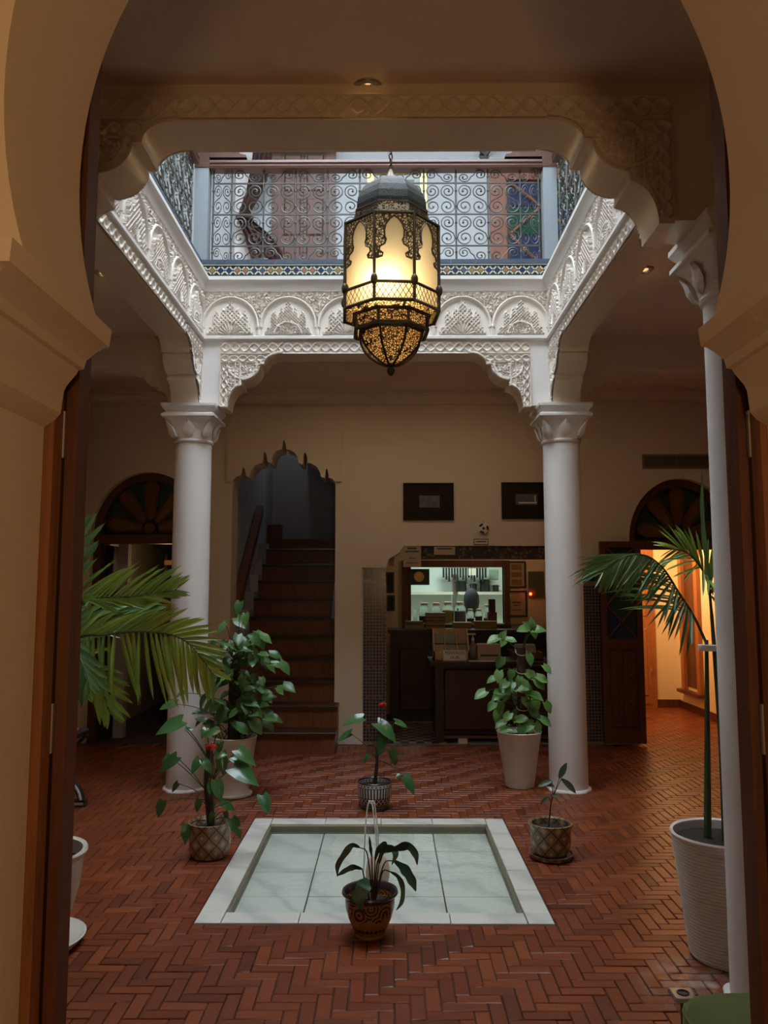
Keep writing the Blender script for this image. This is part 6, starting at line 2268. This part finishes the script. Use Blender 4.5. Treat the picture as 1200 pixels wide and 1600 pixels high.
LB = [(577, 1380), (578, 1372)]
lily = [
    ([(581, 1368, 0), (574, 1335, .0), (562, 1324, -.01)], [(562, 1324, -.01), (550, 1321, -.02), (538, 1335, -.03), (528, 1352, -.04), (527, 1370, -.05)], 0.013),
    ([(576, 1370, 0), (566, 1358, -.02)], [(566, 1358, -.02), (553, 1355, -.05), (540, 1360, -.06), (526, 1369, -.08)], 0.011),
    ([(582, 1370, 0), (581, 1340, 0)], [(581, 1340, 0), (579, 1325, 0.0), (577, 1306, 0.0)], 0.006),
    ([(585, 1370, 0), (590, 1345, -.02), (604, 1330, -.03)], [(604, 1330, -.03), (622, 1325, -.05), (638, 1322, -.07), (649, 1335, -.09), (652, 1352, -.10)], 0.016),
    ([(586, 1370, 0), (592, 1350, 0)], [(592, 1350, 0), (598, 1330, 0), (612, 1326, -.02), (618, 1335, -.04), (612, 1352, -.06)], 0.015),
    ([(588, 1372, 0), (600, 1350, -.02), (616, 1345, -.04)], [(616, 1345, -.04), (632, 1358, -.07), (643, 1375, -.10), (650, 1393, -.12)], 0.020),
    ([(588, 1375, 0), (598, 1362, -.02), (610, 1362, -.04)], [(610, 1362, -.04), (622, 1370, -.06), (629, 1386, -.08), (628, 1408, -.10), (619, 1423, -.11)], 0.010),
    ([(577, 1376, -.02), (573, 1372, -.05)], [(573, 1372, -.05), (568, 1385, -.12), (562, 1402, -.14), (566, 1422, -.15)], 0.032),
    ([(583, 1372, 0), (586, 1345, .02)], [(586, 1345, .02), (590, 1330, .02), (600, 1318, .02), (606, 1324, .01)], 0.010),
]
for st_, lf_, w in lily:
    s = [loc(P3, *p) for p in st_]
    s[0].z = min(s[0].z, 0.16)
    s.insert(0, Vector((s[0].x * 0.5, 0.0, 0.135)))
    stalk(P3, s, 0.0035, 0.0025, MT['stem_brown'])
    blade(P3, [loc(P3, *p) for p in lf_], w, MT['lily'])

# ------------------------------------------------------------------ seedling
stalk(P4, [Vector((-0.012, 0, 0.15)), loc(P4, 861, 1255), loc(P4, 866, 1238)], 0.005, 0.003, MT['stem_brown'], 'trunk')
MT['seed'] = leaf_mat('dull_young_leaf', (0.035, 0.075, 0.035), (0.07, 0.11, 0.05), 0.5, 0.15)
seed = [leaf_mesh('leaf', MT['seed'], lance, 9, 0.25, d, 0.006) for d in (0.1, 0.2)]
for (x0, y0, x1, y1, sx, sy) in ((874, 1216, 885, 1192, 866, 1240), (877, 1217, 903, 1238, 866, 1240), (862, 1220, 840, 1228, 864, 1245), (866, 1228, 852, 1226, 865, 1245), (856, 1245, 844, 1258, 862, 1250), (860, 1242, 878, 1245, 864, 1248)):
    a, b = loc(P4, x0, y0), loc(P4, x1, y1, -0.02)
    put_leaf(P4, seed, a, b, (0, -0.7, 0.7), rn, 1.1)
    stalk(P4, [loc(P4, sx, sy), a], 0.0025, 0.002, MT['stem'])

# ------------------------------------------------------------------ moss-pole plant
z8 = lambda x, y: (730 + x / 5.33, 960 + y / 5.33)
MB().tube([(0.03, 0, 0.36), (0.03, 0, 0.7), (0.025, 0, 1.05)], [0.042, 0.040, 0.036], 12).build('moss_pole', MT['moss'], P5)
for k in range(5):
    MB().tube([(0.03 + 0.046 * math.cos(a), 0.046 * math.sin(a), 0.45 + 0.14 * k + 0.02 * math.sin(a)) for a in [2 * PI * q / 14 for q in range(14)]], 0.003, 5, True).build('tie', MT['wood_pale'], P5)
L5 = [(210, 210, -1, -.3), (300, 170, .2, .6), (300, 225, -.3, -.6), (375, 215, 1, -.2), (460, 125, -1, -.1), (540, 80, 0, .8), (600, 120, 1, .2), (560, 140, .3, -.8), (500, 90, -.4, .5), (270, 405, -.5, -1), (525, 380, .3, -1), (365, 505, -.2, -1), (200, 540, -1, -.3), (260, 520, -.2, -.8), (545, 510, .8, -.4), (630, 540, 1, -.5), (670, 460, .8, -.8), (320, 670, -.3, -1), (105, 670, -1, -.5), (590, 680, 1, -.3), (490, 660, -.3, .4), (490, 730, .2, -1), (410, 700, -.4, -.9), (200, 770, -.8, -.8), (270, 775, -.3, -.9), (580, 745, .4, -.9), (680, 775, .6, -.9), (270, 920, -.9, -.5), (660, 895, .9, -.5), (590, 945, .5, -1), (455, 980, -.1, -1), (545, 1030, .2, -1), (610, 580, .6, -.7), (430, 560, -.3, -.8), (350, 600, -.6, -.5), (240, 690, -.7, -.3), (560, 830, .5, -.6), (400, 850, -.4, -.7), (330, 860, -.6, -.7)]
rq = random.Random(5)
L5 += [(rq.uniform(250, 590), rq.uniform(560, 980), rq.uniform(-1, 1), rq.uniform(-1, .2)) for _ in range(16)]
for i, (x, y, dx, dz) in enumerate(L5):
    dy = (-0.12, -0.05, 0.03, -0.18, -0.09)[i % 5]
    if x > 600:
        dy = -0.26
    c = loc(P5, *z8(x, y), dy)
    d = Vector((dx, -0.35, dz)).normalized()
    L = rn.uniform(0.072, 0.108)
    a, b = c - d * (L / 2), c + d * (L / 2)
    put_leaf(P5, LEAF['pothos'], a, b, (rn.uniform(-.3, .3), -0.75, 0.75), rn, 1.1)
    root = Vector((0.03, 0, max(0.38, min(1.0, a.z - rn.uniform(0.0, 0.12)))))
    stalk(P5, [root, root.lerp(a, 0.6) + Vector((0, 0, 0.02)), a], 0.0032, 0.0022, MT['stem'])

# ------------------------------------------------------------------ dense climber
z7 = lambda x, y: (260 + x / 5.0, 940 + y / 5.0)
MB().tube([(0, 0, 0.36), (0.0, 0, 0.7), (-0.01, 0, 0.98)], [0.05, 0.05, 0.035], 12).build('moss_pole', MT['moss'], P6)
L6 = [(455, 340), (650, 265), (720, 250), (700, 300), (740, 330), (600, 330), (540, 390), (470, 470), (600, 450), (670, 480), (780, 480), (870, 490), (930, 520), (750, 625), (680, 600), (890, 700), (960, 670), (800, 740), (720, 870), (540, 920), (510, 990), (600, 1000), (330, 380), (430, 205), (560, 50), (620, 130), (580, 160), (710, 980), (850, 910), (255, 860), (265, 920), (420, 600), (380, 680), (480, 580), (640, 700), (450, 400), (360, 830), (330, 970), (690, 420), (560, 300), (500, 330), (620, 560), (560, 620), (540, 700), (460, 720), (420, 780), (500, 830), (600, 800), (660, 780), (580, 880), (470, 900), (420, 900), (650, 920), (520, 480), (640, 380), (780, 290), (400, 470), (350, 440), (700, 690), (620, 640), (560, 760), (380, 880), (820, 500), (105, 720)]
rl = random.Random(77)
L6 += [(rl.gauss(540, 130), rl.uniform(300, 980)) for _ in range(75)]
for i, (x, y) in enumerate(L6):
    dy = (-0.13, -0.04, 0.05, -0.18, 0.10, -0.09)[i % 6]
    c = loc(P6, *z7(x, y), dy)
    dx = (x - 560) / 300.0 + rn.uniform(-.5, .5)
    d = Vector((dx, rn.uniform(-0.7, 0.1), rn.uniform(-0.9, 0.35))).normalized()
    L = rn.uniform(0.07, 0.125)
    a, b = c - d * (L / 2), c + d * (L / 2)
    put_leaf(P6, LEAF['ivy'], a, b, (rn.uniform(-.4, .4), -0.55, 0.8), rn, 1.05)
    root = Vector((rn.uniform(-.03, .03), 0, max(0.39, min(0.95, a.z - rn.uniform(0.02, 0.2)))))
    stalk(P6, [root, root.lerp(a, 0.6) + Vector((0, 0, 0.03)), a], 0.003, 0.002, MT['stem'])
for k in range(16):
    a0 = rn.uniform(0, 2 * PI)
    p = Vector((0.09 * math.cos(a0), 0.09 * math.sin(a0), 0.38))
    q = p + Vector((rn.uniform(-.1, .1), rn.uniform(-.1, .05), rn.uniform(.15, .35)))
    stalk(P6, [p, p.lerp(q, .5) + Vector((rn.uniform(-.06, .06), rn.uniform(-.05, .05), 0.02)), q], 0.003, 0.002, MT['stem'], 'vine')

# ------------------------------------------------------------------ palms
def frond(T, pts, n, length, kind, ups, downs, rnd, flat=(0, -1, 0.3), lw=1.0, t0=0.12, fwd=(1.0, 1.0), ln=(1.0, 1.0)):
    """rachis with two rows of leaflets; ups and downs are the directions the two rows take"""
    c = catmull(pts, 10)
    m = len(c)
    rc_ = MB().tube(c, [0.007 - 0.005 * i / (m - 1) for i in range(m)], 6).build('frond', MT['stem'], T)
    for i in range(n):
        t = t0 + (1 - t0) * (i + 0.5) / n
        k = min(m - 2, int(t * (m - 1)))
        p = c[k].lerp(c[k + 1], t * (m - 1) - k)
        tg = (c[k + 1] - c[k]).normalized()
        prof = (0.55 + 0.45 * math.sin(PI * min(1, t * 0.9 + 0.1))) * (1.0 if t < 0.8 else 1.0 - (t - 0.8) * 1.6)
        for row, dv in enumerate((ups, downs)):
            if dv is None:
                continue
            d = (Vector(dv) + tg * (0.55 + 0.9 * t) * fwd[row] + Vector((rnd.uniform(-.12, .12), rnd.uniform(-.15, .15), rnd.uniform(-.12, .12)))).normalized()
            L = length * ln[row] * prof * rnd.uniform(0.88, 1.08)
            link('leaflet', rnd.choice(strip_m[kind]), rc_, mtx=frame(p, p + d * L, flat, None, lw * rnd.uniform(0.8, 1.15) * 0.20 / max(L, 0.12)))
    return rc_


rp7 = random.Random(31)
base7 = Vector((0.03, 0.0, 0.34))
for k, (x, y) in enumerate(((-0.03, 0.02), (0.03, -0.02), (0.0, 0.04))):
    stalk(P7, [Vector((x, y, 0.33)), Vector((x * 2, y * 2, 0.75)), Vector((x * 2.5 + 0.02, y * 3, 1.15))], 0.017, 0.010, MT['stem'], 'cane')
L7 = lambda *a: loc(P7, *a)
frond(P7, [(0.05, 0, 1.0), L7(96, 945, 0), L7(150, 935, -0.05), L7(215, 932, -0.12), L7(276, 922, -0.2)], 30, 0.27, 'palm', (0.15, 0, 1.0), (0.6, -0.5, -0.30), rp7, (0, -1, 0.3), 0.6, 0.12, (1.0, 1.0), (0.85, 0.8))
frond(P7, [(0.05, 0, 0.9), L7(110, 1010, -0.05), L7(165, 992, -0.1), L7(236, 988, -0.18), L7(290, 1002, -0.25), L7(335, 1055, -0.3)], 34, 0.29, 'palm', (0.2, 0.2, 0.65), (-0.1, -0.25, -1.0), rp7, (0, -1, 0.5), 0.85, 0.12, (1.1, 0.35), (0.7, 1.05))
frond(P7, [(0.04, 0, 1.0), L7(98, 930, 0.05), L7(110, 885, 0.05), L7(113, 850, 0.03), L7(108, 815, 0.0)], 9, 0.22, 'palm_dark', (1.0, -0.3, 0.3), (-0.8, -0.2, 0.4), rp7, (0.2, -1, 0.2), 1.5)
frond(P7, [(0.04, 0, 0.95), L7(95, 990, 0), L7(140, 968, 0.05), L7(190, 962, 0.1), L7(232, 958, 0.12)], 13, 0.22, 'palm_dark', (0.4, 0, 0.6), (0.5, -0.2, -0.6), rp7, (0, -1, 0.6), 1.2)
frond(P7, [(0.04, 0, 0.85), L7(100, 1035, 0.05), L7(130, 1040, 0.08), L7(155, 1070, 0.08), L7(172, 1115, 0.05)], 11, 0.22, 'palm', (0.6, 0, 0.1), (-0.5, 0, -0.8), rp7)
frond(P7, [(0.03, 0, 0.9), L7(95, 1000, -0.1), L7(112, 1010, -0.22), L7(128, 1035, -0.32), L7(140, 1070, -0.4)], 10, 0.20, 'palm_dark', (0.6, -0.2, -0.1), (-0.6, -0.1, -0.9), rp7, (0, -1, 0.4), 1.2)
frond(P7, [(0.03, 0, 1.0), L7(80, 930, -0.02), L7(40, 900, -0.05), L7(-10, 900, -0.08), L7(-60, 940, -0.1)], 14, 0.28, 'palm', (-0.2, 0, 0.8), (-0.1, -0.2, -1), rp7)

rp8 = random.Random(17)
L8 = lambda *a: loc(P8, *a)
for k, (x, y, px, py) in enumerate(((-0.05, 0.02, 1104, 1000), (0.01, -0.02, 1112, 960), (0.05, 0.03, 1120, 930))):
    stalk(P8, [Vector((x, y, 0.45)), Vector((x * 0.7, y, 0.85)), L8(px, py, 0.02)], 0.017, 0.008, MT['stem'], 'cane')
q = L8(1108, 1012)
MB().lathe([(0.045, -0.012), (0.047, 0.0), (0.045, 0.012)], 16, (q.x, q.y, q.z)).build('tie_band', MT['paper'], P8)
frond(P8, [L8(1108, 1015, 0.02), L8(1085, 965, 0.0), L8(1060, 925, -0.03), L8(1036, 888, -0.06), L8(1008, 868, -0.10), L8(975, 870, -0.15), L8(940, 895, -0.20)], 42, 0.29, 'palm_dark', (-1.0, -0.15, -0.22), (-0.1, -0.35, -0.85), rp8, (0, -0.8, 0.8), 0.55, 0.18, (0.75, 0.6), (1.1, 0.85))
frond(P8, [L8(1112, 960, 0.05), L8(1106, 910, 0.05), L8(1090, 880, 0.06), L8(1070, 862, 0.08), L8(1050, 858, 0.10)], 18, 0.18, 'palm', (0.3, -0.2, 0.3), (0.2, -0.4, -0.9), rp8, (0, -0.7, 0.8), 0.6)
frond(P8, [L8(1118, 940, 0.0), L8(1140, 880, 0.0), L8(1175, 850, 0.0), L8(1230, 850, 0.0), L8(1280, 890, 0.0)], 16, 0.26, 'palm', (0.3, 0, 0.8), (0.1, 0, -1), rp8)
blade(P8, [L8(1114, 930, 0.0), L8(1102, 860, 0.0), L8(1097, 800, 0.0), L8(1097, 738, 0.0)], 0.010, MT['palm_dark'], 'spear_leaf')

# ------------------------------------------------------------------ velvet pouf at the camera's side
pf = thing('velvet_pouf', 'moss green velvet pouf at the foot of the nearest column', 'pouf', (1.145, 2.26, 0.001))
t = NT('green_velvet')
vec = t.coords('Object')
nz = t.noise(vec, 9, 4)
t.set(t.mix(nz, (0.085, 0.10, 0.018), (0.055, 0.07, 0.012)), 0.85)
try:
    t.b.inputs['Sheen Weight'].default_value = 0.5
    t.b.inputs['Sheen Tint'].default_value = (0.35, 0.4, 0.12, 1)
except Exception:
    pass
rings = []
hx, hy = 0.28, 0.25
for z, ins in ((0.04, 0.02), (0.06, 0.0), (0.15, -0.006), (0.255, 0.0), (0.282, 0.012), (0.296, 0.035), (0.304, 0.08), (0.308, 0.16)):
    ring = []
    for k in range(48):
        a = 2 * PI * (k + 0.5) / 48
        c, s = math.cos(a), math.sin(a)
        e = 7.0
        qd = (abs(c) ** e + abs(s) ** e) ** (-1 / e)
        ring.append(((hx - ins) * qd * c, (hy - ins) * qd * s, z))
    rings.append(ring)
MB().loft(rings).build('cushion', t.m, pf, 60)
sm = [((hx - 0.001) * (abs(math.cos(a)) ** 7 + abs(math.sin(a)) ** 7) ** (-1 / 7) * math.cos(a), (hy - 0.001) * (abs(math.cos(a)) ** 7 + abs(math.sin(a)) ** 7) ** (-1 / 7) * math.sin(a), 0.258) for a in [2 * PI * k / 48 for k in range(48)]]
MB().tube(sm, 0.006, 6, True).build('piping', t.m, pf)
for sx in (-1, 1):
    for sy in (-1, 1):
        MB().lathe([(0.018, 0), (0.024, 0.045)], 12, (sx * 0.22, sy * 0.19, 0)).build('foot', MT['wood_black'], pf)
        MB().tube([(sx * (hx * 0.93), sy * (hy * 0.93), 0.05), (sx * (hx * 0.935), sy * (hy * 0.935), 0.26)], 0.005, 6).build('corner_seam', t.m, pf)

# ------------------------------------------------------------------ inlaid folding stool in the left gallery
fs_ = thing('inlaid_stool', 'black curved stool with bone-white inlay in the left gallery', 'stool', (-2.36, 5.42, 0.001))
wi = simple('bone_inlay', (0.62, 0.57, 0.48), (0.5, 0.46, 0.38), 0.4)
for y in (-0.16, 0.16):
    MB().box(-0.26, 0.26, y - 0.022, y + 0.022, 0.0, 0.045).build('runner', MT['black'], fs_)
    MB().box(-0.25, 0.25, y - 0.024, y + 0.024, 0.015, 0.032).build('runner_inlay', wi, fs_)
    for sx in (-1, 1):
        c = catmull([(sx * 0.23, y, 0.045), (sx * 0.20, y, 0.12), (sx * 0.10, y, 0.22), (-sx * 0.10, y, 0.36), (-sx * 0.24, y, 0.50)], 6)
        MB().tube(c, 0.026, 8).build('curved_leg', MT['black'], fs_)
        MB().tube([p + Vector((0.0, -0.019, 0.004)) for p in c], 0.011, 6).build('leg_inlay', wi, fs_)
MB().bbox(-0.25, 0.25, -0.19, 0.19, 0.49, 0.53, 0.01).build('seat', MT['black'], fs_)
MB().box(-0.2, 0.2, -0.14, 0.14, 0.528, 0.533).build('seat_inlay', wi, fs_)

# ------------------------------------------------------------------ floor uplights
def uplight(label, x, y, s):
    t = thing('floor_uplight', label, 'floor light', (x, y, 0.001), 0, 'uplights set in the floor at the near columns')
    MB().bbox(-s, s, -s, s, 0, 0.012, 0.004).build('plate', MT['steel'], t)
    MB().lathe([(s * 0.55, 0.0115), (s * 0.55, 0.015), (s * 0.42, 0.016), (s * 0.40, 0.0125), (0.0, 0.0125)], 20).build('lens', MT['black'], t)


q = at(1067, 1545, 3.06)
uplight('square steel uplight in the floor in front of the ribbed white pot', q.x, 3.06, 0.042)
q = at(92, 1547, 3.06)
uplight('square steel uplight in the floor in front of the cream palm pot', q.x - 0.03, 3.06, 0.042)
